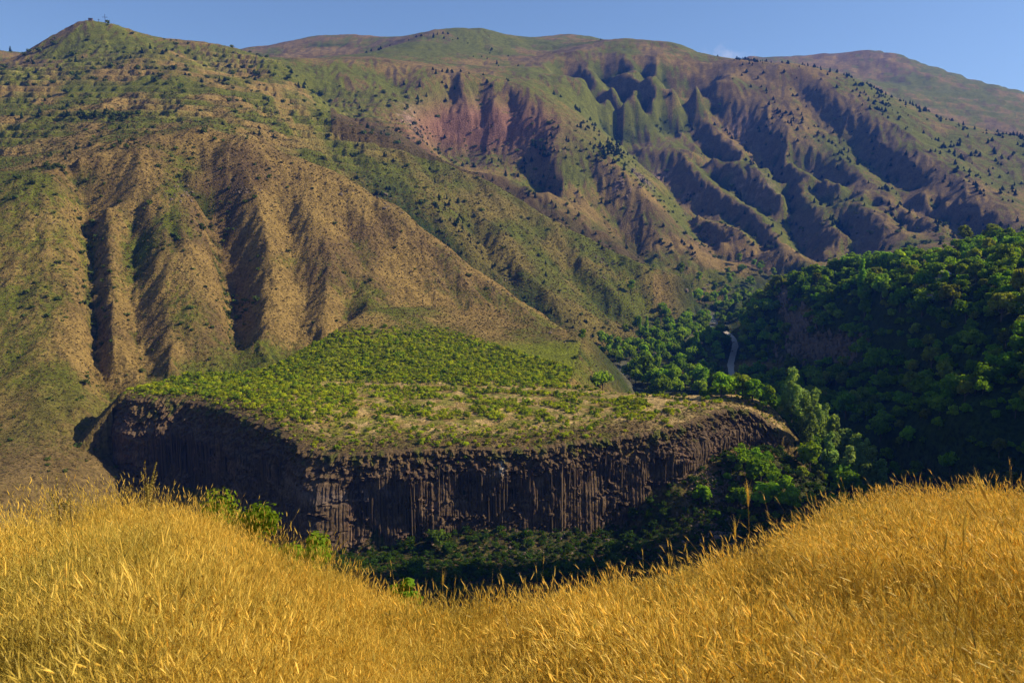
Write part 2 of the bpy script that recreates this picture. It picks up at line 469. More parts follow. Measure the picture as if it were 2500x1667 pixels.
# valley floor on both sides of the river
rs = resample(RIV_S, 45.0)
d = np.gradient(rs[:, :2], axis=0)
d /= np.linalg.norm(d, axis=1)[:, None]
nrm = np.stack([-d[:, 1], d[:, 0]], 1)
for off, up in ((0, -1.0), (16, 1.2), (-16, 1.2)):
    p = rs[:, :2] + nrm * off
    Dd = np.hypot(p[:, 0], p[:, 1])
    cpts.append(np.stack([np.arctan2(p[:, 0], p[:, 1]), np.log(Dd), (rs[:, 2] + up) / Dd], 1))
# gorge floor in front of the basalt slab, the camera's own slope, and the country outside the frame
EXTRA = []


def ex(az_deg, D, z):
    EXTRA.append((R(az_deg), math.log(D), z / D))


for az, D, z in [(-40, 430, -146), (-33, 400, -147), (-26, 385, -147), (-18, 355, -148), (-10, 335, -149), (-3, 330, -149), (4, 345, -150), (11, 370, -150), (17, 400, -150), (23, 420, -150),
                 (-32, 440, -150), (-22, 440, -148), (-28, 470, -153), (-26, 500, -150), (-30, 448, -152),
                 (-26, 480, -144), (-24, 520, -140), (-22, 560, -132), (-18, 600, -118), (-5, 520, -125), (2, 560, -125), (8, 540, -140), (5, 640, -138)]:
    ex(az, D, z)
for az in range(-40, 50, 8):
    ex(az, 60, -48); ex(az, 120, -86); ex(az, 200, -122); ex(az, 270, -143); ex(az, 30, -22)
    ex(az, 7500, -20)
for az, hs in ((58, (-20, -45, -75, -60, 20, 70, 60, 300)), (75, (-12, -25, -40, -35, 0, 20, 40, 250)), (100, (-8, -12, -15, -10, 0, 10, 20, 150)), (140, (-3, -4, -5, -5, 0, 10, 40, 150)), (180, (0, 0, 0, 0, 5, 20, 60, 150)),
               (-140, (-3, -4, -5, -5, 0, 20, 60, 200)), (-100, (-12, -40, -80, -100, -80, 0, 100, 300)), (-70, (-20, -60, -110, -140, -130, 60, 250, 300)), (-52, (-22, -85, -122, -143, -125, 40, 300, 350))):
    for D, z in zip((30, 120, 200, 300, 500, 900, 1700, 5000), hs):
        ex(az, D, z)
# shoulder of the plateau outside the right edge: its shade covers the lower wooded slope; then an added hill
for az, D, z in [(39, 650, -28), (42, 700, -10), (47, 770, 15), (53, 760, 30), (42, 900, -22), (48, 1000, 0), (44, 500, -85), (38, 420, -118), (38, 500, -92), (35, 470, -102), (36, 530, -75), (40, 560, -60),
                 (49.8, 572, 210), (51.6, 553, 215), (51.8, 617, 215), (46.5, 541, 60), (57, 520, 170), (45.8, 598, -20), (43.3, 612, -32), (46.2, 655, -25), (41.5, 574, -62), (48.5, 700, -5)]:  # unseen tall hill, added to shade the gorge floor, dropping steeply beyond
    ex(az, D, z)
cpts.append(np.array(EXTRA))
C = np.vstack(cpts)
# thin out near-duplicates
key = np.round(C[:, :2] / 0.009).astype(int)
_, ui = np.unique(key, axis=0, return_index=True)
C = C[np.sort(ui)]
nC = len(C)
Kd = np.sqrt(((C[:, None, :2] - C[None, :, :2]) ** 2).sum(-1) + 2e-6)
A = np.zeros((nC + 3, nC + 3))
A[:nC, :nC] = Kd
A[:nC, :nC] -= np.eye(nC) * 0.0007
A[:nC, nC] = 1; A[:nC, nC + 1:] = C[:, :2]
A[nC, :nC] = 1; A[nC + 1:, :nC] = C[:, :2].T
W = np.linalg.solve(A, np.r_[C[:, 2], 0, 0, 0])


def rbf(a, l):
    ca, cl, w = C[:, 0].astype(np.float32), C[:, 1].astype(np.float32), W[:nC].astype(np.float32)

    def f(a, l):
        out = np.empty(a.shape, np.float32)
        for i in range(len(a)):
            r = np.subtract.outer(a[i], ca); r *= r
            q = np.subtract.outer(l[i], cl); q *= q
            r += q; r += 2e-6
            np.sqrt(r, out=r)
            out[i] = r @ w + W[nC] + W[nC + 1] * a[i] + W[nC + 2] * l[i]
        return out
    return par(f, a.astype(np.float32), l.astype(np.float32))


# ---- polar grid round the camera's foot
az_in = np.linspace(R(-40), R(40), 900)
az_out = np.concatenate([np.linspace(R(41.5), R(180), 70)])
AZ = np.concatenate([-az_out[::-1], az_in, az_out])
DD = np.concatenate([np.geomspace(26, 230, 26, endpoint=False), np.geomspace(230, 330, 60, endpoint=False), np.geomspace(330, 640, 235, endpoint=False), np.geomspace(640, 1250, 255, endpoint=False),
                     np.geomspace(1250, 2800, 270, endpoint=False), np.geomspace(2800, 7500, 90)])
NR, NC = len(DD), len(AZ)
GA, GL = np.meshgrid(AZ.astype(np.float32), np.log(DD).astype(np.float32))
# RBF on a coarser lattice, then bilinear
ca_in = np.linspace(R(-40), R(40), 360)
ca = np.concatenate([-az_out[::-1][::3], ca_in, az_out[::3]])
ca[0], ca[-1] = -math.pi, math.pi
cl = np.linspace(math.log(26), math.log(7500), 480)
CA, CLm = np.meshgrid(ca, cl)
print('t0', time.time() - T0)
TC = rbf(CA, CLm)
print('trbf', time.time() - T0)


def bilin(Z, a, l):
    fi = (l - cl[0]) / (cl[1] - cl[0])
    fj = np.interp(a, ca, np.arange(len(ca)))
    i0 = np.clip(fi.astype(int), 0, len(cl) - 2); j0 = np.clip(fj.astype(int), 0, len(ca) - 2)
    fi = fi - i0; fj = fj - j0
    return (Z[i0, j0] * (1 - fi) * (1 - fj) + Z[i0 + 1, j0] * fi * (1 - fj) + Z[i0, j0 + 1] * (1 - fi) * fj + Z[i0 + 1, j0 + 1] * fi * fj)


TT = par(lambda a, l: bilin(TC, a, l), GA, GL).astype(np.float32)
# close the seam behind the camera
wseam = smooth(R(150), R(180), np.abs(GA))
mean_back = 0.5 * (TT[:, :1] + TT[:, -1:])
TT = TT * (1 - wseam) + mean_back * wseam
GD = np.exp(GL)
GX, GY = np.sin(GA) * GD, np.cos(GA) * GD
TT = TT.astype(np.float32)


# ---- erosion: branching gullies that run down the slope, computed in (azimuth, log distance), where shapes keep their proportions
def grad_al(Tm):
    z = Tm * GD
    gl = np.gradient(z, axis=0) / np.gradient(GL, axis=0) / GD
    ga = np.gradient(z, axis=1) / np.gradient(GA, axis=1) / GD
    return ga, gl


def box(Z, n):
    for ax in (0, 1):
        c = np.cumsum(np.pad(Z, [(n + 1, n) if k == ax else (0, 0) for k in (0, 1)], mode='edge'), axis=ax)
        Z = (np.take(c, np.arange(2 * n + 1, c.shape[ax]), ax) - np.take(c, np.arange(0, c.shape[ax] - 2 * n - 1), ax)) / (2 * n + 1)
    return Z


ga, gl = grad_al(box(TT, 5))
sl0 = np.sqrt(ga * ga + gl * gl)
ER = np.zeros_like(TT)
ga_c, gl_c = ga.copy(), gl.copy()
inner = np.abs(GA) < R(41)
freq, amp = 30.0, 1.0
def gully(px, py, sx, sy, o):
    fx0, fy0 = np.floor(px), np.floor(py)
    ix, iy = fx0.astype(np.int32), fy0.astype(np.int32)
    acc = np.zeros_like(px); accs = np.zeros_like(px); wt = np.zeros_like(px)
    for ox in (-1, 0, 1):
        for oy in (-1, 0, 1):
            h1 = hash2(ix + ox, iy + oy, 40 + o)
            h2 = _perm[h1]
            vx = px - (fx0 + np.float32(ox + 0.05) + h1.astype(np.float32) * np.float32(0.9 / 4096))
            vy = py - (fy0 + np.float32(oy + 0.05) + h2.astype(np.float32) * np.float32(0.9 / 4096))
            w = np.exp(-(vx * vx + vy * vy) * np.float32(2.2))
            ph = (vx * sx + vy * sy) * np.float32(2 * math.pi * 0.75)
            acc += w * np.cos(ph); accs -= w * np.sin(ph); wt += w
    return np.stack([acc / wt, accs / wt], -1)


st = smooth(0.10, 0.55, sl0)
for o in range(5):
    sl = np.sqrt(ga_c ** 2 + gl_c ** 2) + np.float32(1e-6)
    sx, sy = -gl_c / sl, ga_c / sl          # across the slope
    f32 = np.float32
    acc = par(lambda a, l, x, y: gully(a * f32(freq) + f32(3.1 * o), l * f32(freq) + f32(1.7 * o), x, y, o), GA, GL, sx, sy)
    tri = 1 - f32(2 / math.pi) * np.arccos(np.clip(acc[..., 0], -1, 1))
    ER += f32(amp) * tri * st * (1 - 0.6 * smooth(2100, 2400, GD)) * (1 - smooth(1250, 1500, GD) * (0.6 if o == 0 else 0.25 if o == 1 else -0.35))
    k = f32(amp * 0.55) * st * acc[..., 1]
    ga_c = ga_c + sx * k
    gl_c = gl_c + sy * k
    freq *= 2.0; amp *= 0.52
print('terode', time.time() - T0)
EAMP = 0.0034 * (1.05 + 0.10 * smooth(1100, 1500, GD)) * inner
flat_mask = smooth(0.02, 0.2, sl0)
TT = TT + ER * EAMP
TT += 0.0013 * fbm(GA * 30, GL * 30, 5, 9) * (0.3 + 0.7 * flat_mask)
GZ = TT * GD
# sheep-track terraces on the grassy hump and the far mountain
PU, PV = project(GX, GY, GZ)


def blob(u, v, ru, rv, D0=0, D1=1e9):
    return np.exp(-((PU - u) / ru) ** 2 - ((PV - v) / rv) ** 2) * ((GD > D0) & (GD < D1))


def terr(z, step, k):
    zz = z / step + 0.35 * fbm(GX / 260.0, GY / 260.0, 3, k)
    f = zz - np.floor(zz)
    return (smooth(0.55, 0.95, f) - f) * step


m1 = smooth(1000, 1120, GD) * (1 - smooth(1640, 1720, GD)) * smooth(R(-6), R(-12), GA)
m1 = m1 * (0.35 + 0.65 * smooth(-0.1, 0.35, fbm(GX / 140, GY / 140, 3, 21)))
GZ += terr(GZ, 13.0, 22) * 1.1 * m1
TREAD = m1 * smooth(0.75, 0.95, GZ / 13.0 + 0.35 * fbm(GX / 260.0, GY / 260.0, 3, 22) - np.floor(GZ / 13.0 + 0.35 * fbm(GX / 260.0, GY / 260.0, 3, 22)))
m2 = smooth(2900, 3200, GD) * smooth(R(10), R(16), GA)
GZ += terr(GZ, 34.0, 25) * 0.4 * m2
m3 = smooth(2150, 2300, GD) * (1 - smooth(2800, 2900, GD)) * smooth(R(-2), R(2), GA) * (1 - smooth(R(14), R(16), GA))
GZ += terr(GZ, 42.0, 29) * 0.12 * m3
# strata in the red cliff band
m4 = np.exp(-((PU - 1100) / 190) ** 2 - ((PV - 290) / 60) ** 2) * ((GD > 1500) & (GD < 1850))
GZ += terr(GZ, 11.0, 31) * 0.8 * m4


# ---- flatten along the river and the road
def line_dist(X, Y, P):
    best = np.full(X.shape, 1e9, X.dtype); zz = np.zeros(X.shape, X.dtype)
    for a, b in zip(P[:-1], P[1:]):
        ab = b[:2] - a[:2]
        L2 = float(ab @ ab) + 1e-9
        t = np.clip(((X - a[0]) * ab[0] + (Y - a[1]) * ab[1]) / L2, 0, 1)
        dd = np.hypot(X - a[0] - t * ab[0], Y - a[1] - t * ab[1])
        m = dd < best
        best = np.where(m, dd, best)
        zz = np.where(m, a[2] + t * (b[2] - a[2]), zz)
    return best, zz


print('t1', time.time() - T0)


def near_line(P, reach, dmin, dmax, amin, amax):
    dist = np.full(GX.shape, 1e9); zz = np.zeros(GX.shape)
    rows = np.where((DD > dmin) & (DD < dmax))[0]; cols = np.where((AZ > R(amin)) & (AZ < R(amax)))[0]
    sl = np.s_[rows[0]:rows[-1] + 1, cols[0]:cols[-1] + 1]
    dist[sl], zz[sl] = line_dist(GX[sl].astype(np.float32), GY[sl].astype(np.float32), P.astype(np.float32))
    return dist, zz


DRIV, zr = near_line(RIV_S, 60, 390, 1500, 4, 38)
w = 1 - smooth(9, 26, DRIV)
GZ = GZ * (1 - w) + (zr + smooth(7, 16, DRIV) * 2.5 - 1.5) * w
DROAD, zq = near_line(ROAD_S, 30, 600, 1200, 10, 22)
w = 1 - smooth(5, 15, DROAD)
GZ = GZ * (1 - w) + zq * w
print('t2', time.time() - T0)
# ------------------------------------------------------------------ the basalt slab: flat terrace ending in a cliff
RIM = [(275, 910, 515), (322, 897, 532), (412, 914, 505), (508, 933, 474), (572, 962, 441), (645, 985, 420), (690, 1022, 402), (730, 1050, 393), (775, 1055, 390), (830, 1043, 390), (908, 1040, 388),
       (1000, 1032, 392), (1150, 1035, 393), (1220, 1040, 392), (1300, 1022, 400), (1400, 1012, 408), (1480, 1005, 412), (1540, 990, 420), (1600, 972, 432), (1650, 946, 450), (1700, 932, 464), (1752, 938, 468), (1790, 972, 464), (1803, 1005, 463)]
RIM = [(285, 905, 528), (296, 915, 512)] + [(u, v - (10 if u > 800 else 4), D) for u, v, D in RIM[2:]]
BACK = [(1805, 985, 474), (1795, 955, 484), (1770, 930, 492), (1740, 914, 498), (1690, 904, 503), (1620, 910, 494), (1500, 907, 498), (1400, 903, 515), (1300, 885, 545), (1340, 850, 700), (1000, 700, 760), (850, 700, 702), (825, 725, 672),
        (780, 760, 640), (740, 780, 620), (700, 798, 606), (640, 836, 584), (600, 850, 580), (560, 856, 580), (430, 856, 580), (340, 885, 556), (290, 897, 542)]
TOPS = [(500, 872, 556), (600, 868, 556), (680, 848, 566), (740, 815, 588), (790, 790, 606), (820, 745, 645), (600, 900, 500), (1000, 930, 470), (1300, 950, 450), (1500, 940, 455), (800, 880, 540), (1000, 890, 525), (1200, 895, 520), (700, 840, 570), (850, 820, 590), (1000, 830, 580), (1150, 850, 570), (850, 760, 630),
        (1000, 790, 630), (850, 715, 680), (1100, 810, 620), (1250, 865, 580), (430, 862, 575), (560, 858, 580), (450, 895, 530), (700, 940, 455), (900, 990, 420), (1200, 985, 425), (1400, 970, 430), (1600, 930, 465), (760, 1000, 425)]
rim3 = np.array([pt(*p) for p in RIM]); back3 = np.array([pt(*p) for p in BACK]); top3 = np.array([pt(*p) for p in TOPS])
_L = np.r_[0, np.cumsum(np.linalg.norm(np.diff(rim3[:, :2], axis=0), axis=1))]
_s = np.linspace(0, _L[-1], 130)
_r = np.stack([np.interp(_s, _L, rim3[:, k]) for k in range(3)], 1)
_w = 9
_k = np.hanning(2 * _w + 3)[1:-1]; _k /= _k.sum()
_p = np.vstack([2 * _r[:1] - _r[_w:0:-1], _r, 2 * _r[-1:] - _r[-2:-_w - 2:-1]])
rim3 = np.stack([np.convolve(_p[:, k], _k, 'valid') for k in range(3)], 1)[::2]
poly = np.vstack([rim3, back3])
sp = np.vstack([rim3[::2], back3[::2], top3])
K = np.sqrt(((sp[:, None, :2] - sp[None, :, :2]) ** 2).sum(-1) + 1.0)
A2 = np.zeros((len(sp) + 3,) * 2)
A2[:-3, :-3] = K - np.eye(len(sp)) * 2.0
A2[:-3, -3] = 1; A2[:-3, -2:] = sp[:, :2]; A2[-3, :-3] = 1; A2[-2:, :-3] = sp[:, :2].T
W2 = np.linalg.solve(A2, np.r_[sp[:, 2], 0, 0, 0])


def slab_top(x, y):
    out = W2[-3] + W2[-2] * x + W2[-1] * y
    for k in range(len(sp)):
        out = out + W2[k] * np.sqrt((x - sp[k, 0]) ** 2 + (y - sp[k, 1]) ** 2 + 1.0)
    return out


cs = (np.abs(AZ) < R(34)); c0, c1 = np.where(cs)[0][[0, -1]]
rr = np.where((DD > 340) & (DD < 820))[0]; q0, q1 = rr[0], rr[-1] + 1
X, Y = GX[q0:q1, c0:c1], GY[q0:q1, c0:c1]
inside = np.zeros(X.shape, bool)
n = len(poly)
for i in range(n):
    a, b = poly[i], poly[(i + 1) % n]
    cond = ((a[1] > Y) != (b[1] > Y)) & (X < (b[0] - a[0]) * (Y - a[1]) / (b[1] - a[1] + 1e-12) + a[0])
    inside ^= cond
d_rim, _ = line_dist(X, Y, rim3)
d_back, _ = line_dist(X, Y, np.vstack([rim3[-1:], back3, rim3[:1]]))
ztop = par(slab_top, X, Y)
ztop = ztop + 0.5 * fbm(X / 18, Y / 18, 3, 77) * inside
front = d_rim < d_back
drop = np.where(front, d_rim * 9.0, np.maximum(0, d_back - 2) * 1.05)
zs = np.where(inside, ztop - 1.2 * (1 - smooth(0, 9, d_rim)), ztop - drop - 1.0 - 2.5 * front)
# a little back-set so that the separate cliff face stands in front of the sheet
zs = np.where(inside & (d_rim < 1.6), zs - (1.6 - d_rim) * 6.0, zs)
base_here = GZ[q0:q1, c0:c1].copy()
GZ[q0:q1, c0:c1] = np.maximum(base_here, zs)
SLAB = np.zeros(GX.shape, bool); SLAB[q0:q1, c0:c1] = inside & (zs >= base_here - 0.5)
DRIM = np.full(GX.shape, 1e9); DRIM[q0:q1, c0:c1] = d_rim


def ground(x, y):
    """terrain height at world points"""
    x = np.asarray(x, float); y = np.asarray(y, float)
    a = np.arctan2(x, y); l = np.log(np.hypot(x, y))
    fi = np.interp(l, GL[:, 0], np.arange(NR)); fj = np.interp(a, AZ, np.arange(NC))
    i0 = np.clip(fi.astype(int), 0, NR - 2); j0 = np.clip(fj.astype(int), 0, NC - 2)
    fi = fi - i0; fj = fj - j0
    return (GZ[i0, j0] * (1 - fi) * (1 - fj) + GZ[i0 + 1, j0] * fi * (1 - fj) + GZ[i0, j0 + 1] * (1 - fi) * fj + GZ[i0 + 1, j0 + 1] * fi * fj)


print('tslab', time.time() - T0)
# ------------------------------------------------------------------ what grows where
PU, PV = project(GX, GY, GZ)
TAN = GZ / GD
runmax = np.maximum.accumulate(TAN, axis=0)
VIS = TAN >= runmax - 0.0006
gzl = np.gradient(GZ, axis=0) / np.gradient(GD, axis=0)
gza = np.gradient(GZ, axis=1) / (np.gradient(GA, axis=1) * GD)
SLOPE = np.hypot(gzl, gza)
# world gradient -> east-west component (positive: ground rises to the right, so it faces left)
FX = gzl * np.sin(GA) + gza * np.cos(GA)
FACE_R = np.clip(-FX / 0.5, -1, 1)
lap = box(TT, 4) - TT
HOL = np.clip(lap / 0.0035, -1, 1)             # hollow +, rib -
n1 = fbm(GX / 90, GY / 90, 5, 101)
n2 = fbm(GX / 420, GY / 420, 4, 121)
n3 = fbm(GA * 190, GL * 190, 4, 141)
c = lambda *k: np.array(k, np.float32)
DRY, BRN, GRN, DGR = c(.225, .148, .044), c(.125, .080, .032), c(.100, .112, .010), c(.028, .044, .008)
RED, PNK, STR, BAS = c(.150, .104, .054), c(.30, .19, .14), c(.46, .315, .125), c(.060, .052, .047)


def lay(col, m, rgb):
    m = np.asarray(m, np.float32)[..., None]
    return col + (rgb - col) * m


COLR = np.ones(GX.shape + (3,), np.float32) * DRY
COLR = lay(COLR, smooth(-0.35, 0.45, n1 + 0.5 * n3), BRN)
far = smooth(1350, 1700, GD)
COLR = lay(COLR, far * smooth(0.15, -0.65, FACE_R + 0.4 * n1), RED)
gmask = smooth(0.02, 0.62, 0.9 * n2 + 0.5 * n1 + 0.35 * HOL + 0.8 * far * FACE_R + 0.2 * n3 - 0.25 * smooth(0.45, 0.8, SLOPE) + 0.08 + 0.14 * (1 - smooth(950, 1000, GD)) + 0.20 * far)
terrace = smooth(930, 1010, GD) * (1 - smooth(1650, 1720, GD)) * smooth(R(-4), R(-11), GA)
ridge2 = smooth(930, 1000, GD) * (1 - smooth(1340, 1400, GD)) * smooth(R(9), R(-1), GA)
gmask = np.clip(gmask + terrace * smooth(-0.35, 0.2, n1) * 0.75 + ridge2 * smooth(-0.15, 0.35, n1 + 0.3 * n2) * 0.65, 0, 1)
for u, v, ru, rv, k in [(320, 570, 40, 26, .9), (310, 650, 55, 35, .9), (400, 660, 30, 80, .8), (395, 470, 26, 60, .5), (420, 380, 40, 40, .7), (440, 720, 30, 60, .6), (660, 600, 40, 14, .8), (600, 800, 60, 30, .6), (150, 460, 40, 20, .6),
                        (200, 410, 30, 20, .9), (860, 400, 70, 50, .7), (1000, 470, 80, 40, .7), (1400, 690, 60, 50, .6), (1920, 470, 70, 22, 1.), (1900, 330, 70, 60, .6), (1000, 430, 50, 40, .5)]:
    gmask = np.clip(gmask + k * blob(u, v, ru, rv, 560, 2600) * smooth(-0.5, 0.3, n1 + n3), 0, 1)
COLR = lay(COLR, gmask * 0.92, GRN)
COLR = lay(COLR, TREAD * 0.6, c(.27, .22, .07))
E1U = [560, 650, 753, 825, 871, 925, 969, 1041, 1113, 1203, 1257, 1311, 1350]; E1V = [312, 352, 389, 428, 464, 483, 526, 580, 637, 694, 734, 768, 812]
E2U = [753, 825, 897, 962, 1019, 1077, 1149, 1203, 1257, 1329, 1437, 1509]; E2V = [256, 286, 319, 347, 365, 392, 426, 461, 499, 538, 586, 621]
veg_shade1 = np.exp(-(np.clip(np.interp(PU, E1U, E1V) - PV, 0, 400) / 52) ** 2) * (GD > 905) * (GD < 1130) * smooth(780, 860, PU) * (PU < 1370)
ridge_shade2 = np.exp(-(np.clip(np.interp(PU, E2U, E2V) - PV, 0, 400) / 40) ** 2) * (GD > 1240) * (GD < 1560) * (PU > 760) * (PU < 1480)
hill1 = (GD > 560) * (GD < 960) * smooth(560, 700, PU) * (GA < R(10)) * smooth(-60, -20, np.interp(PU, E1U, E1V) - PV - 40 + 0 * PU)
COLR = lay(COLR, hill1 * (1 - smooth(930, 960, GD)) * 0.65, DRY * 1.12)
rd2 = smooth(905, 940, GD) * (1 - smooth(1330, 1400, GD)) * smooth(600, 760, PU) * (PU < 1500)
COLR = lay(COLR, rd2 * 0.45, GRN * 0.75)
COLR = lay(COLR, veg_shade1 * (0.45 + 0.55 * smooth(-0.5, 0.2, n1 + n3)), DGR * 1.0)  # dark creek vegetation, also painting in the shade behind the ridge edge
COLR = lay(COLR, ridge_shade2 * 0.85, BRN * 0.55)  # darkened brown: shade painted into the slope behind the second ridge
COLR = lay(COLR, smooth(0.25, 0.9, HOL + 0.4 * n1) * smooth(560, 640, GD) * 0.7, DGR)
# bare rock: red cliffs and pink scars
rock = np.clip(1.3 * m4 * smooth(0.5, 0.9, SLOPE), 0, 1)
COLR = lay(COLR, rock, c(.235, .118, .072))
for u, v, ru, rv in [(1440, 420, 60, 28), (1520, 410, 35, 18), (1590, 460, 30, 25), (925, 270, 32, 24), (105, 515, 40, 18), (1735, 430, 40, 30), (1700, 300, 30, 40)]:
    COLR = lay(COLR, np.clip(1.1 * blob(u, v, ru, rv, 560, 2600) * smooth(0.0, 0.5, n3 + n1), 0, 1) * 0.85, PNK)
# valley floor and wooded slopes
wood = smooth(380, 430, GD) * (1 - smooth(930, 1000, GD)) * smooth(R(13), R(16), GA) * (DRIM > 20)
valley = np.clip((1 - smooth(25, 90, DRIV)), 0, 1) * smooth(430, 520, GD)
WOOD = np.clip(np.maximum(wood, valley * 0.9), 0, 1)
COLR = lay(COLR, WOOD, DGR * 1.1)
bare_w = np.clip(blob(1730, 840, 60, 12, 600, 900) + blob(1860, 720, 40, 10, 600, 950) + 1.2 * blob(2130, 585, 90, 14, 700, 950), 0, 1)
COLR = lay(COLR, bare_w, DRY * 1.1)
band = np.clip(blob(1890, 800, 75, 28, 690, 830) + blob(1798, 690, 10, 35, 800, 900) + blob(1830, 745, 25, 25, 700, 850), 0, 1) * smooth(0.5, 0.9, SLOPE)
COLR = lay(COLR, band, c(.16, .12, .10))
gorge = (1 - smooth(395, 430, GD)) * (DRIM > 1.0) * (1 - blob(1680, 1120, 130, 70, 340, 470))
COLR = lay(COLR, (1 - smooth(500, 620, GD)) * (~SLAB) * smooth(460, 380, PU) * (0.45 + 0.45 * smooth(-.4, .4, n3 + n1)), BRN * 1.25)
tal = np.clip(1.3 * blob(1690, 1110, 130, 80, 360, 470), 0, 1) * (~SLAB)
COLR = lay(COLR, tal * 0.8, BRN)
COLR = lay(COLR, tal * smooth(-0.1, 0.4, fbm(GX / 10, GY / 10, 3, 165)), GRN * 0.9)
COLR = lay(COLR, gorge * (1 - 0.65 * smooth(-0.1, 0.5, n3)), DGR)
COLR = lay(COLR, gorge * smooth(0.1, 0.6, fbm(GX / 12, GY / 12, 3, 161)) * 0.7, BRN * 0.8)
# the terrace: straw between the shrubs, brown apron near the rim
flat_top = SLAB * smooth(866, 882, PV)
COLR = lay(COLR, flat_top * 1.0, STR)
COLR = lay(COLR, SLAB * (1 - flat_top) * smooth(770, 810, PV) * 0.9, c(.150, .165, .011))
COLR = lay(COLR, flat_top * smooth(-0.3, 0.4, fbm(GX / 14, GY / 14, 4, 171)), DRY * 1.2)
COLR = lay(COLR, flat_top * 0.75 * smooth(-0.25, 0.25, fbm(GX / 9, GY / 9, 4, 175)) * (1 - 0.6 * smooth(1350, 1480, PU)), c(.150, .160, .012))
apron = SLAB * (1 - smooth(8, 34, DRIM))
COLR = lay(COLR, flat_top * smooth(1380, 1480, PU) * 0.75, STR * 1.05)
COLR = lay(COLR, apron * (1 - 0.6 * smooth(1450, 1560, PU)) * (0.5 + 0.5 * smooth(-0.3, 0.3, n3)), BRN * 0.95)
COLR = lay(COLR, apron * 0.7 * smooth(0.0, 0.5, fbm(GX / 9, GY / 9, 3, 181)), GRN * 0.8)
gravel = np.clip(1 - smooth(12, 24, DRIV), 0, 1)
COLR = lay(COLR, gravel * 0.35 * smooth(450, 500, GD), c(.20, .17, .13))
COLR = np.clip(COLR * (1 + 0.16 * n3[..., None]), 0.01, 0.7)

print('tcol', time.time() - T0)
# ------------------------------------------------------------------ terrain material and sheets
M_TER, nt, out = new_mat('hillside_ground')
at = nd(nt, 'ShaderNodeAttribute', attribute_name='col')
tc = nd(nt, 'ShaderNodeTexCoord')
nA = nd(nt, 'ShaderNodeTexNoise', Scale=0.42, Detail=6.0, Roughness=0.65)
nB = nd(nt, 'ShaderNodeTexNoise', Scale=0.06, Detail=4.0, Roughness=0.6)
nt.links.new(tc.outputs['Object'], nA.inputs['Vector']); nt.links.new(tc.outputs['Object'], nB.inputs['Vector'])
fA = ramp(nt, nA.outputs['Fac'], [(0.32, 0.30), (0.5, 1.0), (0.70, 1.5)])
fB = ramp(nt, nB.outputs['Fac'], [(0.3, 0.75), (0.7, 1.2)])
m = mixc(nt, 1.0, at.outputs['Color'], fA, 'MULTIPLY')
m = mixc(nt, 1.0, m, fB, 'MULTIPLY')
bs = nd(nt, 'ShaderNodeBsdfPrincipled', Roughness=0.95)
bs.inputs['Specular IOR Level'].default_value = 0.1
nt.links.new(m, bs.inputs['Base Color'])
bp = nd(nt, 'ShaderNodeBump', Strength=1.0, Distance=2.4)
nt.links.new(nA.outputs['Fac'], bp.inputs['Height'])
nt.links.new(bp.outputs[0], bs.inputs['Normal'])
nt.links.new(bs.outputs[0], out.inputs[0])

# the sheet is cut along its creeks and edges into the pieces of country one can name
def by_az(tab):
    aa = np.array([unproject(u, 400)[0] for u, _ in tab]); dd_ = np.array([d for _, d in tab])
    return np.interp(GA, aa, dd_)


B1 = by_az([(-300, 1000), (0, 1000), (300, 1030), (480, 1040), (600, 1010), (700, 995), (780, 975), (860, 950), (940, 930), (1010, 905), (1100, 885), (1200, 865), (1290, 845), (1360, 820), (1400, 800)])
B2 = by_az([(-300, 1820), (0, 1820), (400, 1800), (560, 1760), (700, 1600), (760, 1440), (900, 1390), (1019, 1350), (1149, 1315), (1257, 1280), (1400, 1245), (1509, 1225), (1600, 1225), (1700, 1230)])
LAB = np.full(GX.shape, 6, np.int8)
LAB[GD < 2850] = 5
LAB[(GD < B2) & (GA < R(18))] = 4
LAB[(GD < B1) & (GA < R(12))] = 3
LAB[(wood > 0.5) | ((GA > R(14.5)) & (GD < 960))] = 2
LAB[((GD < 450) & (GA < R(23))) | (DRIV < 45) | (GD < 300)] = 1
LAB[SLAB] = 0
NAMES = [('terrace', 'flat basalt terrace with shrubs and straw strips above the gorge cliff'), ('gorge_floor', 'dark gorge floor and valley bottom round the basalt terrace'),
         ('wooded_hillside', 'steep hillside under dense trees at the right'), ('bare_hillside', 'bare brown gullied hill rising behind the terrace'),
         ('green_ridge', 'green terraced hill and second ridge below the summit with the cross'), ('mountainside', 'gullied reddish mountainside with a cliff band and scattered junipers'), ('far_mountains', 'distant blue tinged mountains along the skyline')]
V = np.stack([GX, GY, GZ], -1).reshape(-1, 3)
FC = grid_faces(NR, NC)
fl = LAB.ravel()[FC[:, 0]]
for k, (nm, lab) in enumerate(NAMES):
    f = FC[fl == k]
    used, inv = np.unique(f, return_inverse=True)
    me = mesh_from(nm, V[used], inv.reshape(-1), 4)
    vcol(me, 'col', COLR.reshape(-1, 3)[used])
    set_smooth(me)
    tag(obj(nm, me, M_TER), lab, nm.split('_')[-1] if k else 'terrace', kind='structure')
print('terrain', time.time() - T0, len(C))
# ------------------------------------------------------------------ basalt cliff below the rim
def arc_resample(P, step):
    L = np.r_[0, np.cumsum(np.linalg.norm(np.diff(P[:, :2], axis=0), axis=1))]
    s = np.arange(0, L[-1], step)
    return s, np.stack([np.interp(s, L, P[:, k]) for k in range(P.shape[1])], 1)


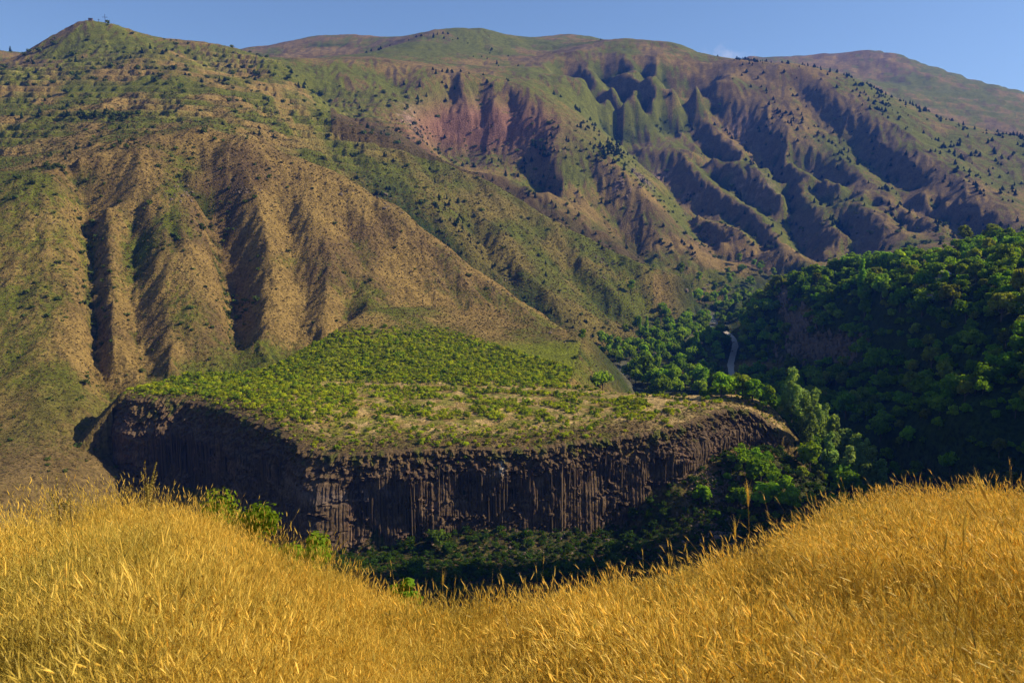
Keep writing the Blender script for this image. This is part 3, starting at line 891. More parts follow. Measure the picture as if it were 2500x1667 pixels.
cl_s, clp = arc_resample(rim3, 0.55)
tang = np.gradient(clp[:, :2], axis=0)
ker = np.ones(21) / 21
tang = np.stack([np.convolve(np.pad(tang[:, k], 10, mode='edge'), ker, 'valid') for k in (0, 1)], 1)
tang /= np.linalg.norm(tang, axis=1)[:, None]
nout = np.stack([tang[:, 1], -tang[:, 0]], 1)      # points out of the slab (towards the gorge)
cu, cv = project(clp[:, 0], clp[:, 1], clp[:, 2])
ncol = len(clp)
# profile: upper rubble slope, then upright columns
left_k = smooth(690, 600, cu)
right_k = smooth(1480, 1560, cu)
gul_k = np.exp(-((cu - 735) / 45) ** 2)
up_out = 3.0 + 10.0 * left_k * np.clip(-nout[:, 1] * 1.6 - 0.7, 0, 1) + 9.0 * gul_k + 3.5 * right_k
up_drop = 13.0 + 6.0 * left_k + 3.0 * gul_k + 4.5 * fbm(cl_s / 14, cl_s * 0, 3, 201)
foot = clp[:, :2] + nout * (up_out + 3.0)[:, None]
zfoot = np.minimum(ground(foot[:, 0], foot[:, 1]), ground(foot[:, 0] + nout[:, 0] * 5, foot[:, 1] + nout[:, 1] * 5)) - 3.0
H = np.maximum(clp[:, 2] - zfoot, 6.0)
NV = 84
tv = np.linspace(0, 1, NV)
S, TV = np.meshgrid(np.arange(ncol), tv)
drop = TV * H[None, :]
fu = np.clip(drop / up_drop[None, :], 0, 1)
outw = up_out[None, :] * (fu ** 1.25) + np.clip((drop - up_drop[None, :]) / 30.0, 0, 1) * 2.2 - 2.2 * (1 - smooth(0, 1.2, drop))
ss = cl_s[None, :] + 0 * drop
colw = smooth(0.6, 1.1, drop / up_drop[None, :] + 0.25 * fbm(ss / 7, drop / 7, 2, 207))
colw = colw * smooth(-0.42, 0.0, fbm(ss / 13, drop / 8, 3, 209))
# prismatic columns of uneven width
edges = np.cumsum(np.random.default_rng(3).uniform(0.9, 2.3, 600))
idx = np.searchsorted(edges, cl_s + 0.5 * fbm(cl_s / 11, cl_s * 0, 2, 3))
e0 = np.r_[0, edges][idx]; e1 = edges[np.minimum(idx, 599)]
ph = np.clip((cl_s - e0) / (e1 - e0), 0, 1)
prof = np.minimum(ph, 1 - ph) * 2
prof = smooth(0.0, 0.55, prof)
jit = np.random.default_rng(4).uniform(-0.5, 0.5, 700)[idx]
colz = (prof * 0.5 + 0.55 * jit)[None, :] + 0.05 * np.sign(perlin(ss * 0 + idx[None, :] * 0.77, drop / 3.3, 215))
blocks = 1.9 * fbm(ss / 3.0, drop / 2.4, 4, 221, 0.62) + 2.2 * np.abs(fbm(ss / 9, drop / 8, 3, 231)) - 0.6
big = 2.4 * fbm(ss / 26, drop / 40, 3, 241)
dsp = colw * (colz + 0.35 * fbm(ss / 2.2, drop / 3.5, 3, 211)) + (1 - colw) * blocks * smooth(0, 2.5, drop) + big * smooth(1, 8, drop) * (1 - 0.0 * colw)
PX = clp[:, 0][None, :] + nout[:, 0][None, :] * (outw + dsp)
PY = clp[:, 1][None, :] + nout[:, 1][None, :] * (outw + dsp)
zrim = ground(clp[:, 0] - nout[:, 0] * 2.2, clp[:, 1] - nout[:, 1] * 2.2)
PZ = np.minimum(zrim, clp[:, 2] + 1.0)[None, :] + 0.25 - drop
me = mesh_from('basalt_cliff', np.stack([PX, PY, PZ], -1).reshape(-1, 3), grid_faces(NV, ncol)[:, ::-1], 4)
cc = np.ones((NV, ncol, 3), np.float32) * c(.088, .056, .029)
cc = lay(cc, smooth(-0.1, 0.5, fbm(ss / 12, drop / 5, 4, 251)) * 0.75, c(.145, .094, .050))
cc = lay(cc, smooth(0.25, 0.7, fbm(ss / 9, drop / 12, 3, 255)) * 0.55, c(.15, .085, .05))
mid = np.exp(-((drop - 20) / 3.5) ** 2)[..., None][..., 0] * smooth(640, 700, cu)[None, :] * smooth(960, 880, cu)[None, :]
cc = lay(cc, mid * 0.7, c(.17, .125, .095))
grass = (1 - smooth(0.2, 0.75, drop / up_drop[None, :] + 0.35 * fbm(ss / 5, drop / 4, 3, 261)))
cc = lay(cc, grass * 0.9, BRN * 0.9)
cc = lay(cc, grass * smooth(0.0, 0.5, fbm(ss / 6, drop / 6, 3, 271)) * 0.8, GRN * 0.75)
cc = lay(cc, np.exp(-((cu - 1153) / 5.5) ** 2)[None, :] * np.exp(-((drop - 9.5) / 3.2) ** 2) * smooth(-.2, .3, fbm(ss / 1.5, drop / 1.5, 2, 281)), c(.62, .58, .50))
vcol(me, 'col', cc.reshape(-1, 3))
set_smooth(me, False)
M_CLF, nt, out = new_mat('basalt_rock')
at = nd(nt, 'ShaderNodeAttribute', attribute_name='col')
tc = nd(nt, 'ShaderNodeTexCoord')
mp = nd(nt, 'ShaderNodeMapping'); mp.inputs['Scale'].default_value = (1, 1, 0.35)
nA = nd(nt, 'ShaderNodeTexNoise', Scale=0.9, Detail=5.0, Roughness=0.7)
nt.links.new(tc.outputs['Object'], mp.inputs[0]); nt.links.new(mp.outputs[0], nA.inputs['Vector'])
f = ramp(nt, nA.outputs['Fac'], [(0.32, 0.4), (0.5, 1.0), (0.7, 1.7)])
bs = nd(nt, 'ShaderNodeBsdfPrincipled', Roughness=0.9); bs.inputs['Specular IOR Level'].default_value = 0.2
nt.links.new(mixc(nt, 1.0, at.outputs['Color'], f, 'MULTIPLY'), bs.inputs['Base Color'])
bp = nd(nt, 'ShaderNodeBump', Strength=0.8, Distance=0.6)
nt.links.new(nA.outputs['Fac'], bp.inputs['Height']); nt.links.new(bp.outputs[0], bs.inputs['Normal'])
nt.links.new(bs.outputs[0], out.inputs[0])
cliff = obj('basalt_cliff', me, M_CLF)
tag(cliff, 'dark basalt cliff of upright columns below the green terrace rim', 'cliff')

# ---- single columns standing proud of the wall
def prism(nside, h, r, seed):
    g = np.random.default_rng(seed)
    a = np.sort((np.arange(nside) + g.uniform(-0.25, 0.25, nside)) / nside * 2 * math.pi)
    rad = r * g.uniform(0.85, 1.15, nside)
    rings = []
    zs_ = [0, 0.33, 0.34, 0.72, 0.73, 1.0]
    for k, z in enumerate(zs_):
        o = g.uniform(-0.10, 0.10, 2) * r if k in (1, 3, 5) else np.zeros(2)
        s_ = 1.0 if k % 2 == 0 else 0.97
        rings.append(np.stack([np.cos(a) * rad * s_ + o[0], np.sin(a) * rad * s_ + o[1], np.full(nside, z * h)], 1))
    rings[-1][:, 2] += g.uniform(-0.5, 0.3, nside) * r
    v = np.vstack(rings)
    f = []
    for k in range(len(zs_) - 1):
        for i in range(nside):
            j = (i + 1) % nside
            f.append((k * nside + i, k * nside + j, (k + 1) * nside + j, (k + 1) * nside + i))
    me = bpy.data.meshes.new('basalt_column')
    me.from_pydata([tuple(p) for p in v], [], f + [tuple(range((len(zs_) - 1) * nside, len(zs_) * nside))])
    at_ = me.attributes.new('col', 'FLOAT_COLOR', 'POINT')
    t = g.uniform(0.7, 1.25)
    tint = g.uniform(0, 1)
    rgb = c(.082, .055, .030) * t * (1 - 0.45 * tint) + c(.15, .10, .058) * 0.45 * tint * t
    for d_ in at_.data: d_.color = (*[float(q) for q in rgb], 1)
    me.materials.append(M_CLF)
    return me


PRISMS = [prism(5 + (k % 3 == 0), 1.0, 1.0, 300 + k) for k in range(9)]
g = np.random.default_rng(8)
cand = np.where(((cu > 372) & (cu < 660)) | ((cu > 800) & (cu < 1548)))[0]
pos = 0.0; placed = 0
for i in cand:
    if cl_s[i] < pos: continue
    pos = cl_s[i] + g.uniform(0.75, 1.35)
    if fbm(np.array([cl_s[i] / 18]), np.array([3.0]), 2, 291)[0] < -0.30: continue
    rad = g.uniform(0.5, 0.78)
    o_ = up_out[i] + g.uniform(0.1, 1.1) + (2.4 * fbm(np.array([cl_s[i] / 26]), np.array([0.5]), 3, 241)[0])
    x, y = clp[i, 0] + nout[i, 0] * o_, clp[i, 1] + nout[i, 1] * o_
    ztop_c = clp[i, 2] - up_drop[i] - g.uniform(1.0, 4.5) - 3.0 * max(0.0, float(fbm(np.array([cl_s[i] / 9]), np.array([7.0]), 2, 295)[0]))
    z0 = zfoot[i] + 1.0
    if cu[i] > 1440: z0 = max(z0, ground(np.array([x]), np.array([y]))[0] - 1.0)
    if ztop_c - z0 < 4: continue
    o = obj('basalt_column', PRISMS[int(g.integers(9))], None, cliff)
    o.location = (x, y, z0); o.scale = (rad, rad, ztop_c - z0); o.rotation_euler = (g.uniform(-.015, .015), g.uniform(-.015, .015), g.uniform(0, 6.28))
    placed += 1
    if placed >= 300: break
print('cliff', time.time() - T0, placed, ncol)

# ------------------------------------------------------------------ river and road
def ribbon(P, half, lift, n_across=5):
    s_, q = arc_resample(P, 4.0)
    t = np.gradient(q[:, :2], axis=0); t /= np.linalg.norm(t, axis=1)[:, None]
    nn = np.stack([-t[:, 1], t[:, 0]], 1)
    offs = np.linspace(-1, 1, n_across)
    hw = half * (1 + 0.25 * fbm(s_ / 30, s_ * 0, 2, 311))
    v = np.stack([np.stack([q[:, 0] + nn[:, 0] * hw * o, q[:, 1] + nn[:, 1] * hw * o, q[:, 2] + lift], 1) for o in offs], 1)
    return v, len(q)


v, nq = ribbon(RIV_S, 6.0, 0.15, 9)
me = mesh_from('river', v.reshape(-1, 3), grid_faces(nq, 9), 4); set_smooth(me)
M_RIV, nt, out = new_mat('rushing_water')
tc = nd(nt, 'ShaderNodeTexCoord')
nA = nd(nt, 'ShaderNodeTexNoise', Scale=0.55, Detail=5.0, Roughness=0.7)
nt.links.new(tc.outputs['Object'], nA.inputs['Vector'])
foam = ramp(nt, nA.outputs['Fac'], [(0.56, 0.0), (0.70, 1.0)])
bs = nd(nt, 'ShaderNodeBsdfPrincipled', Roughness=0.12)
nt.links.new(mixc(nt, foam, (.035, .05, .05), (.75, .77, .78)), bs.inputs['Base Color'])
nt.links.new(ramp(nt, nA.outputs['Fac'], [(0.5, 0.1), (0.62, 0.8)]), bs.inputs['Roughness'])
bp = nd(nt, 'ShaderNodeBump', Strength=0.7, Distance=0.5)
nt.links.new(nA.outputs['Fac'], bp.inputs['Height']); nt.links.new(bp.outputs[0], bs.inputs['Normal'])
nt.links.new(bs.outputs[0], out.inputs[0])
tag(obj('river', me, M_RIV), 'shallow rushing river with white water on the valley floor', 'river', kind='structure')

rq = ROAD_S.copy()
v, nq = ribbon(rq, 3.2, 0.35, 5)
v[..., 2] = np.maximum(v[..., 2], par(ground, v[..., 0], v[..., 1]) + 0.25)
me = mesh_from('dirt_road', v.reshape(-1, 3), grid_faces(nq, 5), 4); set_smooth(me)
M_ROAD, nt, out = new_mat('pale_dirt')
tc = nd(nt, 'ShaderNodeTexCoord')
nA = nd(nt, 'ShaderNodeTexNoise', Scale=0.5, Detail=4.0)
nt.links.new(tc.outputs['Object'], nA.inputs['Vector'])
bs = nd(nt, 'ShaderNodeBsdfPrincipled', Roughness=0.95)
nt.links.new(mixc(nt, nA.outputs['Fac'], (.30, .24, .18), (.52, .44, .34)), bs.inputs['Base Color'])
nt.links.new(bs.outputs[0], out.inputs[0])
tag(obj('dirt_road', me, M_ROAD), 'pale dirt road curving between trees on the valley floor', 'road', kind='structure')
# ------------------------------------------------------------------ foliage materials and prototypes
def leaf_mat(name, ca, cb, trans=0.30, rough=0.6):
    m, nt, out = new_mat(name)
    oi = nd(nt, 'ShaderNodeObjectInfo')
    at = nd(nt, 'ShaderNodeAttribute', attribute_name='tone')
    tone = mixc(nt, at.outputs['Fac'], ca, cb)
    hs = nd(nt, 'ShaderNodeHueSaturation')
    mr = nd(nt, 'ShaderNodeMapRange'); mr.inputs[3].default_value = 0.62; mr.inputs[4].default_value = 1.34
    nt.links.new(oi.outputs['Random'], mr.inputs[0]); nt.links.new(mr.outputs[0], hs.inputs['Value'])
    mh = nd(nt, 'ShaderNodeMapRange'); mh.inputs[3].default_value = 0.485; mh.inputs[4].default_value = 0.515
    mm = nd(nt, 'ShaderNodeMath', operation='FRACT'); ml = nd(nt, 'ShaderNodeMath', operation='MULTIPLY'); ml.inputs[1].default_value = 7.31
    nt.links.new(oi.outputs['Random'], ml.inputs[0]); nt.links.new(ml.outputs[0], mm.inputs[0]); nt.links.new(mm.outputs[0], mh.inputs[0])
    nt.links.new(mh.outputs[0], hs.inputs['Hue'])
    nt.links.new(tone, hs.inputs['Color'])
    d1 = nd(nt, 'ShaderNodeBsdfDiffuse'); d2 = nd(nt, 'ShaderNodeBsdfTranslucent')
    nt.links.new(hs.outputs[0], d1.inputs[0])
    tr = mixc(nt, 1.0, hs.outputs[0], (1.3, 1.25, 0.5), 'MULTIPLY')
    nt.links.new(tr, d2.inputs[0])
    mx = nd(nt, 'ShaderNodeMixShader'); mx.inputs[0].default_value = trans
    nt.links.new(d1.outputs[0], mx.inputs[1]); nt.links.new(d2.outputs[0], mx.inputs[2])
    nt.links.new(mx.outputs[0], out.inputs[0])
    return m


def flat_mat(name, col, rough=0.9, noise=None):
    m, nt, out = new_mat(name)
    bs = nd(nt, 'ShaderNodeBsdfPrincipled', Roughness=rough)
    bs.inputs['Specular IOR Level'].default_value = 0.2
    if noise:
        tc = nd(nt, 'ShaderNodeTexCoord'); nA = nd(nt, 'ShaderNodeTexNoise', Scale=noise, Detail=4.0)
        nt.links.new(tc.outputs['Object'], nA.inputs['Vector'])
        nt.links.new(mixc(nt, nA.outputs['Fac'], tuple(0.55 * q for q in col), tuple(min(1, 1.4 * q) for q in col)), bs.inputs['Base Color'])
    else:
        bs.inputs['Base Color'].default_value = (*col, 1)
    nt.links.new(bs.outputs[0], out.inputs[0])
    return m


M_BROAD = leaf_mat('broadleaf_foliage', (.080, .170, .006), (.250, .390, .020), 0.5)
M_VALL = leaf_mat('riverside_foliage', (.110, .200, .008), (.300, .430, .030), 0.5)
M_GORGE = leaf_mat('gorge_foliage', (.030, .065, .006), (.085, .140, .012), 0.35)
M_SILV = leaf_mat('silvery_poplar_foliage', (.140, .225, .045), (.320, .420, .110), 0.5)
M_CON = leaf_mat('juniper_foliage', (.016, .032, .012), (.034, .058, .018), 0.12)
M_BUSH = leaf_mat('orchard_shrub_foliage', (.230, .275, .008), (.480, .520, .018), 0.45)
M_BUSH2 = leaf_mat('dark_shrub_foliage', (.110, .170, .008), (.240, .310, .016), 0.4)
M_OLIVE = leaf_mat('olive_foliage', (.130, .165, .012), (.300, .330, .040), 0.45)
M_SCRUB = leaf_mat('hill_shrub_foliage', (.055, .085, .016), (.125, .155, .032), 0.25)
M_TUSS = leaf_mat('dry_tussock', (.125, .095, .038), (.215, .160, .058), 0.2)
M_BARK = flat_mat('bark', (.11, .085, .065), noise=3.0)


def leaf_cloud(cent, nor, size, g, aspect=1.0, bend=0.35):
    """one quad per leaf clump, folded a little, facing roughly along nor"""
    n = len(cent)
    nor = nor / (np.linalg.norm(nor, axis=1)[:, None] + 1e-9)
    t = np.cross(nor, g.normal(size=(n, 3))); t /= np.linalg.norm(t, axis=1)[:, None] + 1e-9
    b = np.cross(nor, t)
    s = size[:, None] if np.ndim(size) else size
    t = t * s * 0.5; b = b * s * 0.5 * aspect
    lift = nor * s * 0.5 * bend
    v = np.stack([cent - t - b * 0.6, cent + t * 0.6 - b, cent + t + b * 0.7 - lift, cent - t * 0.7 + b - lift * 0.6], 1)
    return v.reshape(-1, 3)


def crown_mesh(name, lobes, n, size, seed, mat, up=0.2, fill=0.25):
    """lobes: (x, y, z, rx, ry, rz); leaf clumps sit mostly on the lobe skins"""
    g = np.random.default_rng(seed)
    lobes = np.array(lobes, float)
    wgt = lobes[:, 3] * lobes[:, 4] + lobes[:, 3] * lobes[:, 5]
    pick = g.choice(len(lobes), n, p=wgt / wgt.sum())
    dirs = g.normal(size=(n, 3)); dirs /= np.linalg.norm(dirs, axis=1)[:, None]
    rad = np.where(g.random(n) < fill, g.uniform(0.4, 0.9, n), g.uniform(0.78, 1.2, n))
    Lb = lobes[pick]
    cent = Lb[:, :3] + dirs * Lb[:, 3:] * rad[:, None]
    nor = dirs / Lb[:, 3:] * Lb[:, 3:].mean(1)[:, None] + g.normal(size=(n, 3)) * 0.38 + np.array([0, 0, up])
    sz = size * g.uniform(0.6, 1.35, n)
    v = leaf_cloud(cent, nor, sz, g)
    me = mesh_from(name, v, np.arange(n * 4), 4)
    at_ = me.attributes.new('tone', 'FLOAT', 'POINT')
    lt = g.random(len(lobes))[pick]
    tone = np.clip(0.55 * lt + 0.45 * g.random(n), 0, 1)
    at_.data.foreach_set('value', np.repeat(tone, 4).astype(np.float32))
    me.materials.append(mat)
    return me


def tube(path, radii, ns=6):
    path = np.array(path, float)
    v, f = [], []
    for k, p in enumerate(path):
        d_ = path[min(k + 1, len(path) - 1)] - path[max(k - 1, 0)]
        d_ /= np.linalg.norm(d_)
        a_ = np.cross(d_, (0.3, 0.9, 0.1)); a_ /= np.linalg.norm(a_); b_ = np.cross(d_, a_)
        for i in range(ns):
            th = 2 * math.pi * i / ns
            v.append(p + (a_ * math.cos(th) + b_ * math.sin(th)) * radii[k])
    for k in range(len(path) - 1):
        for i in range(ns):
            j = (i + 1) % ns
            f.append((k * ns + i, k * ns + j, (k + 1) * ns + j, (k + 1) * ns + i))
    return v, f


def tubes_mesh(name, tubes, mat):
    V_, F_ = [], []
    for path, radii, ns in tubes:
        v, f = tube(path, radii, ns)
        o = len(V_)
        V_ += [tuple(p) for p in v]; F_ += [tuple(i + o for i in q) for q in f]
    me = bpy.data.meshes.new(name)
    me.from_pydata(V_, [], F_)
    me.materials.append(mat)
    return me


def round_tree(seed, h=10.0, w=4.6, n=900, mat=None, size=0.75):
    """broad crown of several uneven lobes on a forked trunk"""
    g = np.random.default_rng(seed)
    lob = []
    k = int(g.integers(15, 23))
    for i in range(k):
        a = g.uniform(0, 6.28); r = w * 0.62 * math.sqrt(g.random()); z = h * g.uniform(0.38, 0.86)
        r *= 1.15 - 0.75 * max(0, (z / h - 0.55) / 0.45)
        q = w * g.uniform(0.17, 0.38)
        lob.append((r * math.cos(a) * 1.15, r * math.sin(a) * 1.15, z, q, q, q * g.uniform(0.65, 1.0)))
    lob.append((0, 0, h * 0.6, w * 0.42, w * 0.42, h * 0.2))
    cr = crown_mesh('crown', lob, n, size, seed, mat or M_BROAD)
    tb = [([(0, 0, -0.8), (0.1, 0, h * 0.25), (0.15, 0.1, h * 0.55)], [0.28, 0.2, 0.1], 6)]
    for i in range(3):
        l = lob[i]
        tb.append(([(0.05, 0, h * 0.22), (l[0] * 0.5, l[1] * 0.5, l[2] * 0.7), (l[0], l[1], l[2])], [0.13, 0.09, 0.04], 5))
    return cr, tubes_mesh('trunk', tb, M_BARK)


def tall_tree(seed, h=22.0, w=4.0, n=1300, mat=None, size=0.95, narrow=False):
    """poplar or willow: tall, built of stacked upward lobes"""
    g = np.random.default_rng(seed)
    lob = []
    if narrow:
        for z in np.linspace(0.12, 0.93, 12):
            q = w * (0.35 + 0.65 * math.sin(math.pi * min(1, z * 0.95 + 0.12)) ** 0.7) * 0.8
            lob.append((g.normal() * w * 0.12, g.normal() * w * 0.12, z * h, q * 0.75, q * 0.75, h * 0.085))
    else:
        for i in range(16):
            z = g.uniform(0.22, 0.93)
            rr_ = w * (1.0 - 0.6 * max(0, z - 0.5) / 0.5) * (0.6 + 0.4 * min(1, z / 0.35))
            a = g.uniform(0, 6.28); r = rr_ * 0.6 * math.sqrt(g.random())
            q = rr_ * g.uniform(0.34, 0.55)
            lob.append((r * math.cos(a), r * math.sin(a), z * h, q, q, q * g.uniform(1.1, 1.7)))
    cr = crown_mesh('crown', lob, n, size, seed, mat or M_SILV)
    tb = [([(0, 0, -1.0), (0.05, 0.05, h * 0.3), (0.1, 0.1, h * 0.9)], [0.35, 0.26, 0.06], 6)]
    for i in range(3):
        l = lob[i]
        tb.append(([(0, 0, max(1.0, l[2] * 0.55)), (l[0], l[1], l[2])], [0.14, 0.05], 5))
    return cr, tubes_mesh('trunk', tb, M_BARK)


def juniper(seed, h=7.0, w=2.4, n=420, size=0.7):
    g = np.random.default_rng(seed)
    lob = []
    for z in np.linspace(0.1, 0.92, 9):
        q = w * (1.05 - z) ** 0.75 * g.uniform(0.8, 1.1)
        lob.append((g.normal() * q * 0.2, g.normal() * q * 0.2, z * h, q * 0.85, q * 0.85, h * 0.10))
    cr = crown_mesh('crown', lob, n, size, seed, M_CON)
    return cr, tubes_mesh('trunk', [([(0, 0, -0.6), (0, 0, h * 0.6)], [0.16, 0.06], 5)], M_BARK)


def bush_mesh(name, seed, w=1.6, h=1.7, n=150, size=0.42, mat=None, k=6):
    g = np.random.default_rng(seed)
    lob = []
    for i in range(k):
        a = g.uniform(0, 6.28); r = w * 0.5 * math.sqrt(g.random())
        q = w * g.uniform(0.3, 0.5)
        lob.append((r * math.cos(a), r * math.sin(a), h * g.uniform(0.35, 0.75), q, q, q * g.uniform(0.6, 0.9)))
    return crown_mesh(name, lob, n, size, seed, mat or M_BUSH, up=0.5)


# ------------------------------------------------------------------ scattering
CELL = GD * np.gradient(GD, axis=0) * np.gradient(GA, axis=1) * np.sqrt(1 + SLOPE ** 2)


def scatter(dens, n, seed, only_vis=True, hidden=0.12):
    """n points on the terrain, chance proportional to density x area; returns x, y, z, D"""
    g = np.random.default_rng(seed)
    p = dens * CELL * (np.abs(GA) < R(38))
    p = p * np.where(VIS, 1.0, 0.0 if only_vis else hidden)
    p = np.maximum(p, 0).ravel().astype(np.float64); cs_ = np.cumsum(p); cs_ /= cs_[-1]
    idx = np.searchsorted(cs_, g.random(n))
    i, j = idx // NC, idx % NC
    fi = np.clip(i + g.uniform(-0.5, 0.5, n), 0, NR - 1.001); fj = np.clip(j + g.uniform(-0.5, 0.5, n), 0, NC - 1.001)
    l = np.interp(fi, np.arange(NR), GL[:, 0]); a = np.interp(fj, np.arange(NC), AZ)
    D = np.exp(l); x, y = np.sin(a) * D, np.cos(a) * D
    return np.stack([x, y, ground(x, y), D], 1)


PROTO = bpy.data.collections.new('plant_sources')     # not linked to the scene: sources for the uncountable cover


def proto_coll(name, meshes):
    cc_ = bpy.data.collections.new(name)
    for k, me_ in enumerate(meshes):
        if isinstance(me_, tuple): me_ = me_[0]
        o = bpy.data.objects.new(f'{name}_source', me_)
        cc_.objects.link(o)
    return cc_


def stuff(name, label, cat, P, scales, coll, seed, tilt=0.0, flat=None, rots=None):
    """one object: points carrying scale and turn; geometry nodes put a plant on each"""
    g = np.random.default_rng(seed)
    n = len(P)
    me = bpy.data.meshes.new(name)
    me.vertices.add(n)
    me.vertices.foreach_set('co', np.ascontiguousarray(P[:, :3], np.float32).ravel())
    a = me.attributes.new('scl', 'FLOAT_VECTOR', 'POINT')
    sc_ = np.asarray(scales, np.float32)
    if sc_.ndim == 1: sc_ = np.stack([sc_, sc_, sc_ * g.uniform(0.8, 1.2, n)], 1)
    a.data.foreach_set('vector', np.ascontiguousarray(sc_, np.float32).ravel())
    if rots is None:
        rots = np.stack([g.normal(size=n) * tilt, g.normal(size=n) * tilt, g.uniform(0, 6.283, n)], 1)
    a = me.attributes.new('rot', 'FLOAT_VECTOR', 'POINT'); a.data.foreach_set('vector', rots.astype(np.float32).ravel())
    a = me.attributes.new('pick', 'INT', 'POINT'); a.data.foreach_set('value', g.integers(0, len(coll.objects), n).astype(np.int32))
    o = obj(name, me)
    tag(o, label, cat, kind='stuff')
    ng = bpy.data.node_groups.new(name + '_nodes', 'GeometryNodeTree')
    ng.interface.new_socket(name='Geometry', in_out='INPUT', socket_type='NodeSocketGeometry')
    ng.interface.new_socket(name='Geometry', in_out='OUTPUT', socket_type='NodeSocketGeometry')
    N, L_ = ng.nodes, ng.links
    gi, go = N.new('NodeGroupInput'), N.new('NodeGroupOutput')
    mtp = N.new('GeometryNodeMeshToPoints')
    ci = N.new('GeometryNodeCollectionInfo'); ci.inputs['Collection'].default_value = coll
    ci.inputs['Separate Children'].default_value = True; ci.inputs['Reset Children'].default_value = True
    ip = N.new('GeometryNodeInstanceOnPoints'); ip.inputs['Pick Instance'].default_value = True

    def named(nm, typ):
        q = N.new('GeometryNodeInputNamedAttribute'); q.data_type = typ; q.inputs['Name'].default_value = nm
        return q.outputs['Attribute']
    L_.new(gi.outputs[0], mtp.inputs[0]); L_.new(mtp.outputs[0], ip.inputs['Points'])
    L_.new(ci.outputs[0], ip.inputs['Instance'])
    L_.new(named('pick', 'INT'), ip.inputs['Instance Index'])
    er = N.new('FunctionNodeEulerToRotation'); L_.new(named('rot', 'FLOAT_VECTOR'), er.inputs[0]); L_.new(er.outputs[0], ip.inputs['Rotation'])
    L_.new(named('scl', 'FLOAT_VECTOR'), ip.inputs['Scale'])
    L_.new(ip.outputs[0], go.inputs[0])
    md = o.modifiers.new('cover', 'NODES'); md.node_group = ng
    return o


def plant_things(name, label, cat, group, P, scales, protos, seed, parts=True):
    """one object per plant; protos: list of (crown, trunk) or of single meshes"""
    g = np.random.default_rng(seed)
    labels = label if isinstance(label, (list, tuple)) else [label] * len(P)
    for k, (x, y, z, *_) in enumerate(P):
        pr = protos[int(g.integers(len(protos)))]
        s = float(scales[k]); rz = g.uniform(0, 6.283); sz = s * g.uniform(0.88, 1.15)
        if parts and isinstance(pr, tuple):
            t = empty(name, (x, y, z), rz, (s, s, sz))
            obj('crown', pr[0], None, t); obj('trunk', pr[1], None, t)
        else:
            t = obj(name, pr[0] if isinstance(pr, tuple) else pr)
            t.location = (x, y, z); t.rotation_euler = (0, 0, rz); t.scale = (s, s, sz)
        tag(t, labels[k], cat, group)


def split_big(P, scales, n=300):
    """the n that show largest first"""
    app = scales / P[:, 3]
    o = np.argsort(-app)
    return o[:n], o[n:]


def poisson(P, dmin_fn):
    """thin points so that none stands inside another (grid hash)"""
    keep = []
    cell = {}
    for k in range(len(P)):
        r = dmin_fn(P[k])
        cx, cy = int(P[k, 0] // 6), int(P[k, 1] // 6)
        ok = True
        for i in range(cx - 1, cx + 2):
            for j in range(cy - 1, cy + 2):
                for q in cell.get((i, j), ()):
                    if (P[q, 0] - P[k, 0]) ** 2 + (P[q, 1] - P[k, 1]) ** 2 < r * r:
                        ok = False; break
                if not ok: break
            if not ok: break
        if ok:
            cell.setdefault((cx, cy), []).append(k); keep.append(k)
    return P[keep]


gq = np.random.default_rng(77)
# --- shrubs of the terrace: dense on the fan, in blocks with straw gaps towards the rim
PUg, PVg = PU, PV
fan = SLAB * smooth(905, 880, PV) * smooth(745, 790, PV)
fan = fan * smooth(0, 18, (PV - (700 + 0.30 * np.abs(PU - 850))))
mid_b = SLAB * smooth(855, 870, PV) * (1 - smooth(945, 975, PV + 18 * fbm(GX / 16, GY / 16, 2, 401)))
blockn = fbm(GX / 17 + 0.6 * GY / 17, GY / 22, 3, 411)
rightb = smooth(820, 900, PU)
d_mid = mid_b * np.where(PU < 820, 0.95, 0.0) + mid_b * rightb * smooth(0.0, 0.16, blockn + 0.16)
gap = np.exp(-((PV - (876 + (PU - 700) * 0.035)) / 6.0) ** 2) * smooth(690, 760, PU)
gap2 = np.exp(-((PU - (1050 - (PV - 900) * 1.2)) / 16) ** 2) * smooth(885, 900, PV) + np.exp(-((PU - 1345) / 26) ** 2) * smooth(905, 915, PV) + np.exp(-((PU - (1235 - (PV - 930) * .5)) / 9) ** 2) * smooth(905, 915, PV)
d_bush = np.clip(np.maximum(fan * 1.0, d_mid) * (1 - gap) * (1 - np.clip(gap2, 0, 1)) * smooth(6, 16, DRIM), 0, 1)
d_bush = np.where(PU > 1560, d_bush * 0.12, d_bush)
d_bush += 0.34 * SLAB * (DRIM < 40) * (1 - 0.8 * smooth(1330, 1450, PU)) * smooth(-0.1, 0.4, n3)
d_bush = d_bush * (0.15 + 0.85 * smooth(-0.55, -0.1, fbm(GX / 8, GY / 8, 3, 421)))
Pb = scatter(d_bush, 22000, 501)
Pb = poisson(Pb, lambda p: 1.35)
sb = gq.gamma(7, 0.125, len(Pb)).clip(0.35, 1.9)
BUSH = [bush_mesh('shrub', 600 + k, n=150, size=0.38, w=[1.6, 1.3, 1.9, 1.5, 1.7, 1.4][k], h=[1.7, 1.3, 1.5, 2.1, 1.2, 1.8][k], mat=M_BUSH2 if k % 3 == 0 else M_BUSH) for k in range(6)]
big, rest = split_big(Pb, sb)
plant_things('orchard_shrub', 'leafy yellow-green shrub in the dense planting on the flat terrace', 'shrub', 'shrubs planted over the basalt terrace', Pb[big], sb[big], BUSH, 1, parts=False)
stuff('shrub_cover', 'dense yellow-green shrubs covering the terrace and its back slope', 'shrubs', Pb[rest], sb[rest], proto_coll('orchard_shrub', BUSH), 2)
